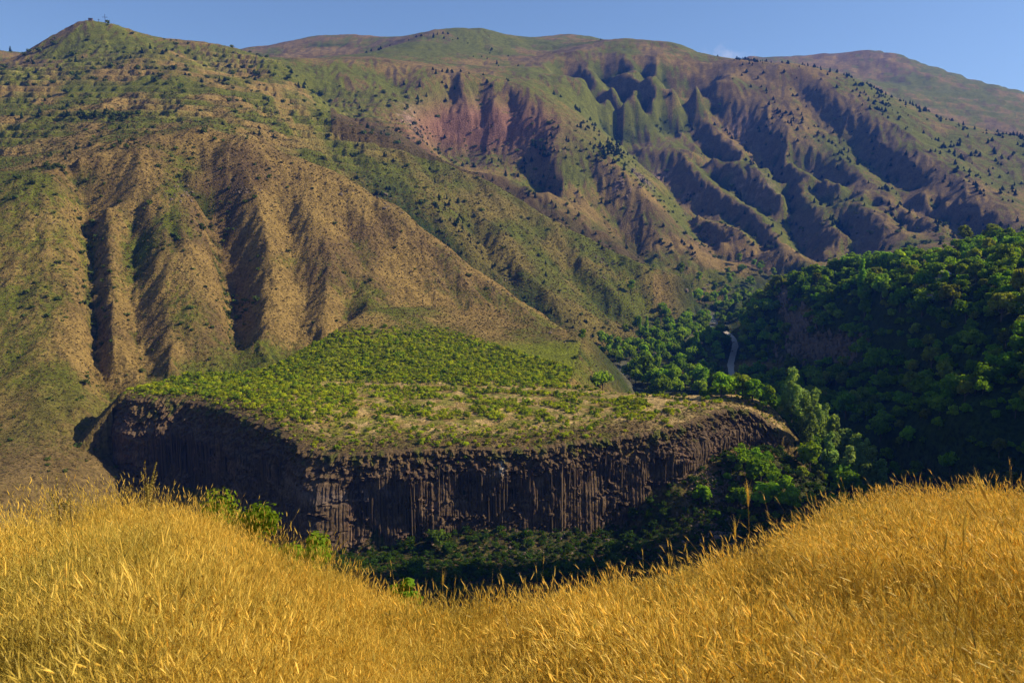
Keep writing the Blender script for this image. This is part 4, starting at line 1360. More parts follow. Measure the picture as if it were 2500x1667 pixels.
print('bushes', len(Pb), time.time() - T0)
# ------------------------------------------------------------------ trees and shrubs over the hills and in the valley
def hit(u, v):
    """first terrain point met by the viewing direction (u, v)"""
    a, t = unproject(u, v)
    j = int(np.clip(np.searchsorted(AZ, a), 0, NC - 1))
    colm = TAN[:, j]
    k = np.where(colm[40:] >= t)[0]
    i = 40 + (k[0] if len(k) else NR - 42)
    D = float(DD[i])
    return np.array([math.sin(a) * D, math.cos(a) * D, float(GZ[i, j]), D])


DRKROCK = (band > 0.3)
# --- junipers
jd = np.zeros(GX.shape, np.float32)
right_m = smooth(1450, 1550, GD) * (1 - smooth(2600, 2700, GD)) * smooth(R(13), R(17), GA)
jd += right_m * (0.10 + 1.0 * smooth(-0.25, 0.45, fbm(GX / 210, GY / 210, 3, 701))) * smooth(-0.6, 0.3, FACE_R) * smooth(560, 520, PV)
jd *= 0.25 + 1.2 * smooth(-0.1, 0.6, HOL + 0.7 * n1)
jd += right_m * 0.05
jd += 0.22 * smooth(1330, 1400, GD) * (1 - smooth(1850, 1950, GD)) * smooth(R(-9), R(-5), GA) * (1 - smooth(R(12), R(15), GA)) * smooth(0.0, 0.4, fbm(GX / 120, GY / 120, 3, 705))
jd += 0.14 * smooth(930, 1000, GD) * (1 - smooth(1640, 1700, GD)) * smooth(R(8), R(2), GA) * smooth(-0.1, 0.5, fbm(GX / 90, GY / 90, 3, 711))
jd += 0.05 * smooth(2000, 2200, GD) * (GD < 2650) * smooth(0.1, 0.5, fbm(GX / 300, GY / 300, 3, 713))
jd += 1.6 * (blob(1020, 470, 28, 14, 950, 1400) + blob(1040, 510, 30, 16, 950, 1400) + blob(1090, 500, 25, 12, 950, 1400) + blob(1400, 350, 45, 20, 1400, 1800) + blob(1250, 350, 35, 30, 1400, 1800) + blob(240, 268, 55, 7, 1000, 1400) + blob(130, 262, 40, 8, 1000, 1400))
jd += 1.3 * veg_shade1 * smooth(-0.2, 0.3, fbm(GX / 40, GY / 40, 2, 717))
jd *= (1 - WOOD)
Pj = scatter(jd, 1400, 801)
sj = np.minimum(Pj[:, 3], 1700) * 0.00078 * np.random.default_rng(1).uniform(0.55, 1.35, len(Pj))
JUN = [juniper(820 + k, h=[7.0, 5.2, 6.0, 4.6, 5.4][k], w=[2.4, 2.9, 2.7, 3.0, 2.6][k]) for k in range(5)]
big, rest = split_big(Pj, sj)


def jlabel(p):
    a, D = math.degrees(math.atan2(p[0], p[1])), p[3]
    if a > 13 and D > 1400: return 'dark conical juniper dotted over the big mountain flank at right'
    if D > 1950: return 'dark juniper on the high mountains along the skyline'
    if a > -9 and D > 1330: return 'dark juniper clinging to the slopes round the red cliff'
    if a > -9: return 'dark juniper on the green second ridge behind the bare hill'
    return 'dark juniper on the green grassy terraces below the summit with the cross'


for lab in sorted(set(jlabel(Pj[k]) for k in big)):
    ii = [k for k in big if jlabel(Pj[k]) == lab]
    plant_things('juniper_tree', lab, 'tree', lab.replace('dark conical juniper', 'junipers').replace('dark juniper', 'junipers'), Pj[ii], sj[ii], JUN, 3)
stuff('juniper_cover', 'small dark junipers scattered over the distant slopes', 'trees', Pj[rest], sj[rest], proto_coll('juniper', JUN), 4)

# --- green shrubs of the bare hills
near_h = smooth(400, 420, GD) * ((PU < 400) | (GD > 470)) * (1 - smooth(960, 1000, GD)) * (1 - WOOD) * (~SLAB) * (DRIM > 12) * (GA < R(13))
sd = near_h * (0.10 + 0.5 * smooth(0.1, 0.7, HOL) + 0.9 * smooth(0.05, 0.5, fbm(GX / 55, GY / 55, 3, 721)) * smooth(R(-14), R(-24), GA))
sd += 0.13 * smooth(960, 1000, GD) * (1 - smooth(1700, 1750, GD)) * (1 - WOOD)
sd += 0.5 * smooth(1330, 1450, GD) * smooth(0.3, 0.9, HOL) * (GD < 2400)
for u, v, ru, rv in [(110, 385, 20, 9), (140, 392, 20, 9), (240, 268, 60, 8), (440, 365, 18, 16), (525, 760, 8, 70), (212, 620, 5, 90), (545, 700, 20, 20), (610, 405, 22, 14), (640, 128, 30, 5)]:
    sd += 4.0 * blob(u, v, ru, rv, 440, 1700)
Ps = scatter(sd, 2600, 811)
ss_ = np.random.default_rng(2).gamma(3.0, 0.30, len(Ps)).clip(0.35, 2.3) * np.clip(Ps[:, 3] / 800, 0.8, 1.8)
SCR = [bush_mesh('shrub', 840 + k, w=2.0, h=1.6, n=90, size=0.6, mat=M_SCRUB) for k in range(5)]
big, rest = split_big(Ps, ss_)


def slabel(p):
    D = p[3]
    if D < 960: return 'rounded green shrub on the bare gullied hill facing the camera'
    return 'rounded green shrub on the grassy slopes behind the bare hill'


for lab in sorted(set(slabel(Ps[k]) for k in big)):
    ii = [k for k in big if slabel(Ps[k]) == lab]
    plant_things('hill_shrub', lab, 'shrub', lab.replace('rounded green shrub', 'green shrubs'), Ps[ii], ss_[ii], SCR, 5, parts=False)
stuff('hill_shrub_cover', 'small green shrubs scattered over the bare hills', 'shrubs', Ps[rest], ss_[rest], proto_coll('hill_shrub', SCR), 6)

# --- dry tussocks that roughen the near slopes
td = (smooth(380, 400, GD) * (1 - gorge * (PU > 420)) * (1 - smooth(1250, 1350, GD)) * (1 - WOOD) * (~SLAB) * (DRIM > 10) * (0.35 + 0.65 * smooth(-0.3, 0.4, n3))) / np.maximum(GD / 700, 0.8) ** 1.2
td += 2.5 * apron + 0.8 * SLAB * smooth(800, 770, PV)
Pt = scatter(td, 30000, 821)
stt = np.random.default_rng(3).uniform(0.35, 1.0, len(Pt)) * np.clip(Pt[:, 3] / 750, 0.6, 1.4)
TUS = [bush_mesh('tussock', 860 + k, w=1.3, h=0.9, n=14, size=0.75, mat=M_TUSS, k=3) for k in range(4)]
stuff('tussock_cover', 'dry brown tussocks covering the bare slopes', 'grass', Pt, stt, proto_coll('tussock', TUS), 7)
print('hills', time.time() - T0)

# --- wooded slope on the right
wd = wood * (1 - np.clip(bare_w * 1.4, 0, 1)) * (1 - DRKROCK) * (DRIV > 14) * (DROAD > 8) * (GA < R(37))
wd = wd * (1 - np.clip(1.2 * blob(1680, 805, 26, 42, 640, 1100), 0, 1))
wd = wd * (0.35 + 0.65 * smooth(-0.45, 0.1, fbm(GX / 60, GY / 60, 3, 731)))
Pw = scatter(wd, 5200, 831, only_vis=False, hidden=0.5)
Pw = poisson(Pw, lambda p: 5.6)
sw = np.random.default_rng(4).gamma(5, 0.21, len(Pw)).clip(0.45, 2.1)
BRD = [round_tree(900 + k, h=[8.5, 7.2, 10.0, 8.0, 9.4, 6.6][k], w=[4.4, 4.8, 4.0, 5.2, 3.6, 4.2][k], n=900, size=0.8, mat=[M_BROAD, M_BROAD, M_VALL, M_BROAD, M_OLIVE, M_BROAD][k]) for k in range(6)]
VAL = [round_tree(920 + k, h=[9.0, 10.5, 8.0, 12.0][k], w=[4.2, 3.8, 4.8, 3.6][k], n=900, size=0.8, mat=M_VALL) for k in range(4)]
vis_w = np.array([VIS[min(NR - 1, int(np.searchsorted(DD, p[3]))), min(NC - 1, int(np.searchsorted(AZ, math.atan2(p[0], p[1]))))] for p in Pw])
order = np.argsort(-(sw / Pw[:, 3]) * np.where(vis_w, 1.0, 0.01))
big, rest = order[:300], order[300:]


def wlabel(p):
    return 'dark green broadleaf tree on the sunlit top of the wooded hillside' if p[2] > -85 and p[3] > 640 else 'broadleaf tree in the deep shade on the lower wooded slope'


for lab in sorted(set(wlabel(Pw[k]) for k in big)):
    ii = [k for k in big if wlabel(Pw[k]) == lab]
    plant_things('broadleaf_tree', lab, 'tree', lab.replace('dark green broadleaf tree', 'trees').replace('broadleaf tree', 'trees'), Pw[ii], sw[ii], BRD, 8)
stuff('woodland', 'close-set broadleaf trees filling the wooded hillside', 'woodland', Pw[rest], sw[rest], proto_coll('woodland', BRD), 9)

# --- trees that stand out on that slope
TALL = [tall_tree(930 + k, mat=M_BROAD, n=1500, size=0.95) for k in range(3)]
POP = [tall_tree(940 + k, h=24, w=2.7, n=1100, size=0.85, narrow=True, mat=M_BROAD) for k in range(3)]
for u, v, s, pr, lab in [(1977, 690, 1.55, POP[0], 'tall narrow poplar rising above the wooded skyline'),
                         (1985, 735, 1.5, TALL[0], 'largest rounded poplar in front of the narrow one on the wooded hillside'),
                         (2030, 690, 1.05, TALL[1], 'pale poplar just right of the two biggest on the wooded hillside'),
                         (1905, 745, 0.9, BRD[2], 'yellow-green spreading tree above the dark rock band')]:
    p = hit(u, v)
    t = empty('poplar_tree' if pr is not BRD[2] else 'spreading_tree', tuple(p[:3]), 0.7, s if pr is not BRD[2] else 1.9)
    obj('crown', pr[0], None, t); obj('trunk', pr[1], None, t)
    tag(t, lab, 'tree')

# --- riverside trees in the valley
vd = (np.exp(-(DRIV / 60) ** 2) + 1.5 * np.exp(-((DRIV - 12) / 6) ** 2)) * (DRIV > 8) * (DROAD > 6) * (GD > 600) * (GD < 1480) * (~SLAB) * (GA > R(5)) * smooth(1.0, 0.5, SLOPE)
vd = np.maximum(vd, 0.8 * blob(1560, 890, 90, 18, 590, 720) * (DRIV > 10) * (~SLAB))
vd *= (1 - wood) * (1 - np.clip(1.3 * blob(1672, 790, 30, 42, 640, 1100), 0, 1))
vd *= 1 - np.clip(blob(1430, 850, 34, 20, 720, 900), 0, 1)
Pv = poisson(scatter(vd, 1500, 841, only_vis=False, hidden=0.12), lambda p: 5.0)[:300]
gv = np.random.default_rng(5)
sv = gv.gamma(9, 0.155, len(Pv)).clip(0.45, 1.8)
vl = ['green leafy tree among the riverside woods along the valley bottom' if p[3] > 760 else 'tall leafy tree in the belt just behind the far edge of the terrace' for p in Pv]
for lab in sorted(set(vl)):
    ii = [k for k in range(len(Pv)) if vl[k] == lab]
    plant_things('riverside_tree', lab, 'tree', lab.replace('green leafy tree', 'trees').replace('tall leafy tree', 'trees'), Pv[ii], sv[ii] * (1.0 if 'green' in lab else 1.35), VAL, 10)
for u, v, s, pr, lab in [(1469, 778, 1.15, POP[1], 'left of two dark upright poplars at the foot of the bare slope'), (1484, 782, 1.3, POP[2], 'taller right one of two dark upright poplars at the foot of the slope'),
                         (1600, 820, 1.25, TALL[2], 'big dark tree in the middle of the valley left of the dirt road'), (1510, 850, 1.1, TALL[1], 'tall tree standing over the near bend of the river'), (1612, 905, 1.1, TALL[0], 'bright leafy tree at the right end of the valley belt')]:
    p = hit(u, v)
    t = empty('valley_poplar', tuple(p[:3]), 0.4, s); obj('crown', pr[0], None, t); obj('trunk', pr[1], None, t); tag(t, lab, 'tree')

# --- silvery grove beside the nose of the slab
SIL = [tall_tree(960 + k, h=26, w=5.2, n=2300, size=0.95) for k in range(4)]
GROVE = [(1812, 1072, 492, 1.12), (1838, 1078, 500, 1.05), (1862, 1085, 488, 1.15), (1888, 1088, 495, 1.08), (1912, 1092, 485, 1.12), (1936, 1096, 492, 1.05), (1958, 1102, 482, 1.02), (1980, 1106, 488, 0.95), (2000, 1112, 476, 0.92), (2020, 1120, 468, 0.82),
         (1850, 1112, 470, 0.85), (1900, 1118, 465, 0.85), (1945, 1124, 458, 0.8), (1985, 1130, 452, 0.72), (2030, 1132, 450, 0.62), (2045, 1136, 446, 0.5)]
for k, (u, v, D, s) in enumerate(GROVE):
    a, _ = unproject(u, v)
    x, y = math.sin(a) * D, math.cos(a) * D
    z = float(ground(np.array([x]), np.array([y]))[0])
    t = empty('silver_poplar', (x, y, z), 1.3 * k, s * 1.32)
    obj('crown', SIL[k % 4][0], None, t); obj('trunk', SIL[k % 4][1], None, t)
    nth = ['first', 'second', 'third', 'fourth', 'fifth', 'sixth', 'seventh', 'eighth', 'ninth', 'tenth']
    tag(t, f'tall silvery poplar, {nth[k]} from the cliff in the back row of the grove' if k < 10 else f'silvery poplar, {nth[k - 10]} from the cliff in the lower front row of the grove', 'tree', 'silvery poplars beside the end of the cliff')

# --- bushes on the gorge floor and the scree
gd_ = (GD > 262) & (GD < 470) & (DRIM > 5) & (~SLAB) & (PU > 560) & (PU < 1930) & (PV > 1020)
gdn = gd_ * (1 - 0.75 * np.clip(tal, 0, 1)) * (0.25 + 0.75 * smooth(-0.2, 0.4, fbm(GX / 16, GY / 16, 3, 741)))
Pg = poisson(scatter(gdn, 1300, 851), lambda p: 2.4)[:560]
sg = np.random.default_rng(6).gamma(3, 0.27, len(Pg)).clip(0.35, 2.2)
sg = np.where(Pg[:, 0] > 70, np.minimum(sg * 0.8, 1.1), sg)
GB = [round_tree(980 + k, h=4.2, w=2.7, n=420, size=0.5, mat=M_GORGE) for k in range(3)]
GBm = [x[0] for x in GB]
big, rest = split_big(Pg, sg)
gl_ = lambda p: 'leafy green bush on the stony scree below the end of the cliff' if p[0] > 70 else 'dark green bush in the shady gorge at the foot of the cliff'
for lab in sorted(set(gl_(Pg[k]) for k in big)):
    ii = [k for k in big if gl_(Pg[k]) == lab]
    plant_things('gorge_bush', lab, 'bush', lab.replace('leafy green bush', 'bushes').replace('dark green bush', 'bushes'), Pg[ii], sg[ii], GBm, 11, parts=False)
stuff('gorge_undergrowth', 'low green undergrowth in the shady gorge', 'undergrowth', np.vstack([Pg[rest], scatter(gd_ * 1.0, 5000, 861)]), np.r_[sg[rest], np.random.default_rng(7).uniform(0.2, 0.6, 5000)], proto_coll('gorge_bush', GBm), 12)


# --- scree stones
def rock_mesh(seed):
    g = np.random.default_rng(seed)
    import bmesh
    bm = bmesh.new()
    bmesh.ops.create_icosphere(bm, subdivisions=1, radius=1.0)
    for v in bm.verts:
        v.co *= g.uniform(0.65, 1.2)
        v.co.z *= 0.7
    me = bpy.data.meshes.new('stone'); bm.to_mesh(me); bm.free()
    return me


M_STONE = flat_mat('scree_stone', (.17, .115, .085), noise=0.8)
ST = [rock_mesh(k) for k in range(4)]
for s_ in ST: s_.materials.append(M_STONE)
scr = (blob(1640, 1110, 60, 45, 380, 460) + blob(1640, 1210, 40, 60, 350, 440) + 0.15 * blob(1300, 1270, 200, 60, 330, 410)) * (DRIM > 4) * (~SLAB)
Pr = scatter(scr, 1800, 871)
stuff('scree', 'brown and grey scree stones below the end of the cliff', 'stones', Pr, np.random.default_rng(9).gamma(2, 0.22, len(Pr)).clip(0.15, 1.4), proto_coll('stone', ST), 13, tilt=0.8)
# --- pale outcrops breaking through the bare slopes
M_OUT = flat_mat('pale_outcrop', (.17, .125, .085), noise=0.5)
OC = [rock_mesh(20 + k) for k in range(4)]
for s_ in OC: s_.materials.append(M_OUT)
oc = sum(blob(u, v, ru, rv, 560, 1900) for u, v, ru, rv in [(105, 515, 34, 14), (430, 428, 40, 7), (410, 450, 50, 12), (95, 705, 18, 7), (560, 440, 30, 9), (800, 440, 40, 10), (900, 478, 30, 12), (870, 455, 30, 8), (1140, 655, 20, 16), (1310, 770, 25, 14), (1370, 600, 20, 20), (1600, 670, 40, 10), (960, 300, 20, 20), (1440, 420, 50, 22), (1500, 400, 35, 20)])
oc = oc * smooth(0.0, 0.5, n3 + n1) * (1 - WOOD)
Po = scatter(oc, 700, 881)
stuff('rock_outcrops', 'pale rocks breaking through the bare slopes', 'rocks', Po, np.random.default_rng(10).gamma(2.0, 0.45, len(Po)).clip(0.3, 2.8) * np.clip(Po[:, 3] / 800, 0.8, 1.8), proto_coll('outcrop', OC), 14, tilt=0.5)
Pk = scatter(band * (GD < 900), 420, 891)
stuff('rock_band', 'broken grey brown rock faces in the wooded slope', 'rocks', Pk, np.stack([np.random.default_rng(12).uniform(1.2, 3.6, len(Pk)), np.random.default_rng(13).uniform(1.0, 2.6, len(Pk)), np.random.default_rng(14).uniform(2.0, 7.0, len(Pk))], 1), proto_coll('crag', OC), 15, tilt=0.15)
print('valley', time.time() - T0, len(Pw), len(Pv), len(Pg))

# ------------------------------------------------------------------ summit cross, hut, sheds
M_IRON = flat_mat('dark_iron', (.05, .045, .04), 0.6)
M_WALL = flat_mat('plastered_wall', (.45, .42, .38), noise=0.7)
M_ROOF = flat_mat('sheet_metal_roof', (.62, .58, .55), 0.5, noise=1.2)
M_ROOF2 = flat_mat('rusty_red_roof', (.42, .25, .20), 0.6, noise=1.2)


def box_mesh(name, boxes, mat):
    v, f = [], []
    for (x0, x1, y0, y1, z0, z1) in boxes:
        o = len(v)
        v += [(x0, y0, z0), (x1, y0, z0), (x1, y1, z0), (x0, y1, z0), (x0, y0, z1), (x1, y0, z1), (x1, y1, z1), (x0, y1, z1)]
        f += [tuple(o + i for i in q) for q in ((0, 3, 2, 1), (4, 5, 6, 7), (0, 1, 5, 4), (1, 2, 6, 5), (2, 3, 7, 6), (3, 0, 4, 7))]
    me = bpy.data.meshes.new(name); me.from_pydata(v, [], f); me.materials.append(mat)
    return me


def crest(u, D0, D1):
    """highest-looking ground point along a direction"""
    a, _ = unproject(u, 60)
    j = int(np.clip(np.searchsorted(AZ, a), 0, NC - 1))
    m = (DD > D0) & (DD < D1)
    i = np.where(m)[0][np.argmax(TAN[m, j])]
    D = float(DD[i])
    return math.sin(AZ[j]) * D, math.cos(AZ[j]) * D, float(GZ[i, j])


p = crest(239, 1650, 1800)
t = empty('summit_cross', p, 0.25)
obj('upright', box_mesh('upright', [(-.3, .3, -.3, .3, -3, 15.5)], M_IRON), None, t)
obj('crossbar', box_mesh('crossbar', [(-4.6, 4.6, -.28, .28, 9.8, 10.35)], M_IRON), None, t)
obj('footing', box_mesh('footing', [(-1.4, 1.4, -1.4, 1.4, -2, .7)], M_WALL), None, t)
tag(t, 'large dark iron cross standing on the hilltop', 'cross')
p = crest(226, 1650, 1800)
t = empty('memorial_cross', p, 0.1)
obj('upright', box_mesh('upright', [(-.22, .22, -.22, .22, -2, 4.6)], M_IRON), None, t)
obj('crossbar', box_mesh('crossbar', [(-2.0, 2.0, -.2, .2, 2.9, 3.3)], M_IRON), None, t)
tag(t, 'small low cross between the hut and the large cross', 'cross')
p = crest(207, 1650, 1800)
t = empty('summit_hut', p, 0.2)
obj('wall', box_mesh('wall', [(-3.4, 3.4, -2.2, 2.2, -3, 2.4)], M_STONE), None, t)
rf = bpy.data.meshes.new('roof'); rf.from_pydata([(-3.8, -2.6, 2.35), (3.8, -2.6, 2.35), (3.8, 2.6, 2.35), (-3.8, 2.6, 2.35), (-3.8, 0, 3.6), (3.8, 0, 3.6)], [], [(0, 1, 5, 4), (2, 3, 4, 5), (0, 4, 3), (1, 2, 5), (0, 3, 2, 1)]); rf.materials.append(M_IRON)
obj('roof', rf, None, t)
obj('door', box_mesh('door', [(-.5, .5, -2.27, -2.21, -.2, 1.8)], M_IRON), None, t)
tag(t, 'tiny dark stone hut at the very top of the hill with the cross', 'hut')
for u, v, rm, lab, rz in [(2168, 640, M_ROOF, 'small white roofed shed high among the trees on the hillside', 0.5), (2132, 690, M_ROOF2, 'small shed with pinkish roof half hidden among trees below the white one', -0.3)]:
    p = hit(u, v)
    t = empty('garden_shed', tuple(p[:3]), rz, 1.0)
    obj('wall', box_mesh('wall', [(-4, 4, -2.6, 2.6, -2.5, 3.6)], M_WALL), None, t)
    rf = bpy.data.meshes.new('roof'); rf.from_pydata([(-4.6, -3.2, 3.5), (4.6, -3.2, 3.5), (4.6, 3.2, 3.5), (-4.6, 3.2, 3.5), (-4.6, 0, 5.6), (4.6, 0, 5.6)], [], [(0, 1, 5, 4), (2, 3, 4, 5), (0, 4, 3), (1, 2, 5), (0, 3, 2, 1)]); rf.materials.append(rm)
    obj('roof', rf, None, t)
    d_ = obj('door', box_mesh('door', [(-.5, .5, -2.68, -2.62, 0, 2.1)], M_BARK), None, t)
    tag(t, lab, 'shed')
# ------------------------------------------------------------------ the grassy edge the camera stands on
EDGE = [(-300, 1235, 12.5), (0, 1215, 13), (130, 1190, 14), (250, 1172, 15), (350, 1170, 15.5), (470, 1185, 15), (560, 1235, 14), (650, 1285, 12.8), (800, 1345, 11.2), (1000, 1395, 9.8), (1150, 1402, 9.2), (1300, 1378, 9.3), (1500, 1345, 9.8), (1700, 1285, 10.8), (1850, 1215, 12), (2000, 1160, 13.5), (2100, 1135, 14.2), (2352, 1140, 14.5), (2700, 1150, 14.5)]
e_a, e_s, e_D = [], [], []
for u, v, D in EDGE:
    a, t_ = unproject(u, v)
    e_a.append(a); e_D.append(D); e_s.append((-1.62 - (t_ * D - 0.52)) / D)
e_a, e_s, e_D = map(np.array, (e_a, e_s, e_D))


def field_z(x, y):
    a = np.arctan2(x, y); D = np.hypot(x, y)
    s_ = np.interp(a, e_a, e_s); De = np.interp(a, e_a, e_D)
    s_ = s_ + (0.30 - s_) * np.exp(-(D / 1.5) ** 2)
    over = np.maximum(0, D - De)
    z = -1.62 - s_ * D - 0.10 * over ** 2 / (1 + 0.09 * over) - 0.25 * over
    return z + 0.10 * fbm(x / 1.3, y / 1.3, 3, 901) * np.minimum(1, D / 3) + 0.03 * fbm(x / 0.3, y / 0.3, 2, 905)


fa = np.linspace(R(-62), R(62), 320); fd = np.geomspace(0.35, 40, 190)
FA, FD = np.meshgrid(fa, fd)
fx_, fy_ = np.sin(FA) * FD, np.cos(FA) * FD
fz_ = field_z(fx_, fy_)
me = mesh_from('field_ground', np.stack([fx_, fy_, fz_], -1).reshape(-1, 3), grid_faces(len(fd), len(fa)), 4); set_smooth(me)
M_FLD, nt, out = new_mat('straw_ground')
tc = nd(nt, 'ShaderNodeTexCoord')
nA = nd(nt, 'ShaderNodeTexNoise', Scale=9.0, Detail=6.0, Roughness=0.7)
nB = nd(nt, 'ShaderNodeTexNoise', Scale=1.1, Detail=3.0)
nt.links.new(tc.outputs['Object'], nA.inputs['Vector']); nt.links.new(tc.outputs['Object'], nB.inputs['Vector'])
bs = nd(nt, 'ShaderNodeBsdfPrincipled', Roughness=0.95)
k1 = mixc(nt, ramp(nt, nA.outputs['Fac'], [(0.35, 0.0), (0.65, 1.0)]), (.16, .085, .018), (.42, .24, .045))
k2 = mixc(nt, ramp(nt, nB.outputs['Fac'], [(0.55, 0.0), (0.75, 0.6)]), k1, (.14, .12, .02))
nt.links.new(k2, bs.inputs['Base Color'])
bp = nd(nt, 'ShaderNodeBump', Strength=0.8, Distance=0.05); nt.links.new(nA.outputs['Fac'], bp.inputs['Height']); nt.links.new(bp.outputs[0], bs.inputs['Normal'])
nt.links.new(bs.outputs[0], out.inputs[0])
tag(obj('field_ground', me, M_FLD), 'straw covered ground of the grassy slope at the camera', 'ground', kind='structure')


def grass_mat(name, ca, cb, cc_=None, trans=0.35):
    m, nt, out = new_mat(name)
    oi = nd(nt, 'ShaderNodeObjectInfo'); at = nd(nt, 'ShaderNodeAttribute', attribute_name='tone')
    tone = mixc(nt, at.outputs['Fac'], ca, cb)
    geo = nd(nt, 'ShaderNodeNewGeometry'); pn = nd(nt, 'ShaderNodeTexNoise', Scale=0.55, Detail=3.0)
    nt.links.new(geo.outputs['Position'], pn.inputs['Vector'])
    tone = mixc(nt, ramp(nt, pn.outputs['Fac'], [(0.50, 0.0), (0.68, 0.55)]), tone, cc_ or (.26, .23, .035))
    hs = nd(nt, 'ShaderNodeHueSaturation')
    mr = nd(nt, 'ShaderNodeMapRange'); mr.inputs[3].default_value = 0.7; mr.inputs[4].default_value = 1.25
    nt.links.new(oi.outputs['Random'], mr.inputs[0]); nt.links.new(mr.outputs[0], hs.inputs['Value']); nt.links.new(tone, hs.inputs['Color'])
    d1 = nd(nt, 'ShaderNodeBsdfPrincipled', Roughness=0.5); d1.inputs['Specular IOR Level'].default_value = 0.25
    d2 = nd(nt, 'ShaderNodeBsdfTranslucent')
    nt.links.new(hs.outputs[0], d1.inputs['Base Color']); nt.links.new(mixc(nt, 1.0, hs.outputs[0], (1.15, 1.0, 0.7), 'MULTIPLY'), d2.inputs[0])
    mx = nd(nt, 'ShaderNodeMixShader'); mx.inputs[0].default_value = trans
    nt.links.new(d1.outputs[0], mx.inputs[1]); nt.links.new(d2.outputs[0], mx.inputs[2]); nt.links.new(mx.outputs[0], out.inputs[0])
    return m


M_GOLD = grass_mat('golden_straw', (.28, .155, .009), (.95, .69, .120))
M_GGRS = grass_mat('green_weed', (.10, .115, .012), (.26, .25, .030))


class Blades:
    """collects ribbons, ears and awns"""
    def __init__(self):
        self.v, self.f, self.t = [], [], []

    def ribbon(self, path, w, tone, g):
        path = np.asarray(path); n = len(path)
        side = np.cross(path[-1] - path[0], g.normal(size=3)); side /= np.linalg.norm(side) + 1e-9
        o = len(self.v)
        for k, p in enumerate(path):
            ww = w * (1 - 0.75 * (k / (n - 1)) ** 2) * 0.5
            self.v += [p - side * ww, p + side * ww]; self.t += [tone, tone]
        for k in range(n - 1):
            self.f.append((o + 2 * k, o + 2 * k + 1, o + 2 * k + 3, o + 2 * k + 2))

    def ear(self, p, d_, L, r, tone, g, awns=6, awn=0.05):
        d_ = d_ / np.linalg.norm(d_)
        a = np.cross(d_, (0.2, 0.3, 0.9)); a /= np.linalg.norm(a) + 1e-9; b = np.cross(d_, a)
        prof = [(0, .35), (.18, .9), (.5, 1.0), (.8, .75), (1, .15)]
        o = len(self.v); ns = 4
        for t_, q in prof:
            for i in range(ns):
                th = 2 * math.pi * i / ns
                self.v.append(p + d_ * L * t_ + (a * math.cos(th) + b * math.sin(th)) * r * q * g.uniform(0.8, 1.25)); self.t.append(min(1, tone + g.uniform(-0.15, 0.25)))
        for k in range(len(prof) - 1):
            for i in range(ns):
                j = (i + 1) % ns
                self.f.append((o + k * ns + i, o + k * ns + j, o + (k + 1) * ns + j, o + (k + 1) * ns + i))
        for _ in range(awns):
            t_ = g.uniform(0.2, 1.0); th = g.uniform(0, 6.28)
            rd = a * math.cos(th) + b * math.sin(th)
            q = p + d_ * L * t_ + rd * r * 0.7
            e = q + (d_ + rd * g.uniform(0.15, 0.4)) * awn * g.uniform(0.6, 1.2)
            s_ = np.cross(d_, rd) * 0.0009
            o2 = len(self.v); self.v += [q - s_, q + s_, e]; self.t += [0.9, 0.9, 1.0]
            self.f.append((o2, o2 + 1, o2 + 2))

    def mesh(self, name, mat):
        me = bpy.data.meshes.new(name)
        me.from_pydata([tuple(p) for p in self.v], [], self.f)
        a = me.attributes.new('tone', 'FLOAT', 'POINT'); a.data.foreach_set('value', np.clip(np.array(self.t, np.float32), 0, 1))
        me.materials.append(mat)
        return me


def stalk_path(base, h, lean, curve, n, g):
    t_ = np.linspace(0, 1, n)[:, None]
    return base + np.array([0, 0, h]) * t_ + np.array([lean[0], lean[1], 0]) * h * t_ ** 1.6 + np.array([curve[0], curve[1], -0.5 * np.hypot(*curve)]) * h * t_ ** 4


def tuft(seed, n=34, rad=0.19, h0=0.30, h1=0.72, lean=(0, 0), mat=None, ears=0.6, leafy=0.6, wid=0.0034, dark=0.05):
    g = np.random.default_rng(seed)
    B = Blades()
    for i in range(n):
        a = g.uniform(0, 6.28); r = rad * math.sqrt(g.random())
        base = np.array([r * math.cos(a), r * math.sin(a), -0.03])
        h = g.uniform(h0, h1)
        le = np.array(lean) + g.normal(size=2) * 0.11
        cu_ = g.normal(size=2) * 0.10 + np.array(lean) * 0.5
        p = stalk_path(base, h, le, cu_, 5, g)
        tone = g.uniform(0.1, 0.75)
        B.ribbon(p, wid * g.uniform(0.8, 1.3), tone, g)
        if g.random() < ears:
            tn = g.uniform(0.45, 1.0) if g.random() > dark else 0.0
            B.ear(p[-1], p[-1] - p[-2], g.uniform(0.04, 0.085), g.uniform(0.0028, 0.0048), tn, g)
        for _ in range(int(g.random() < leafy) + int(g.random() < leafy * 0.4)):
            k = g.uniform(0.1, 0.55)
            q = p[0] + (p[-1] - p[0]) * k
            d2 = g.normal(size=2) * 0.16
            B.ribbon(np.array([q, q + np.array([d2[0] * .5, d2[1] * .5, 0.10]), q + np.array([d2[0], d2[1], 0.12 + g.uniform(-.08, .05)])]), 0.0045, g.uniform(0.2, 0.8), g)
    return B.mesh('tuft', mat or M_GOLD)


# field points: dense from the lens to past the rim
gF = np.random.default_rng(31)


def field_points(n, dmin, dmax_over, seed, amin=-41, amax=41):
    g = np.random.default_rng(seed)
    a = g.uniform(R(amin), R(amax), n * 2); De = np.interp(a, e_a, e_D) + dmax_over
    D = np.sqrt(g.random(n * 2) * (17.5 ** 2 - dmin ** 2) + dmin ** 2)
    k = D < De
    a, D = a[k][:n], D[k][:n]
    x, y = np.sin(a) * D, np.cos(a) * D
    return x, y, field_z(x, y), a, D


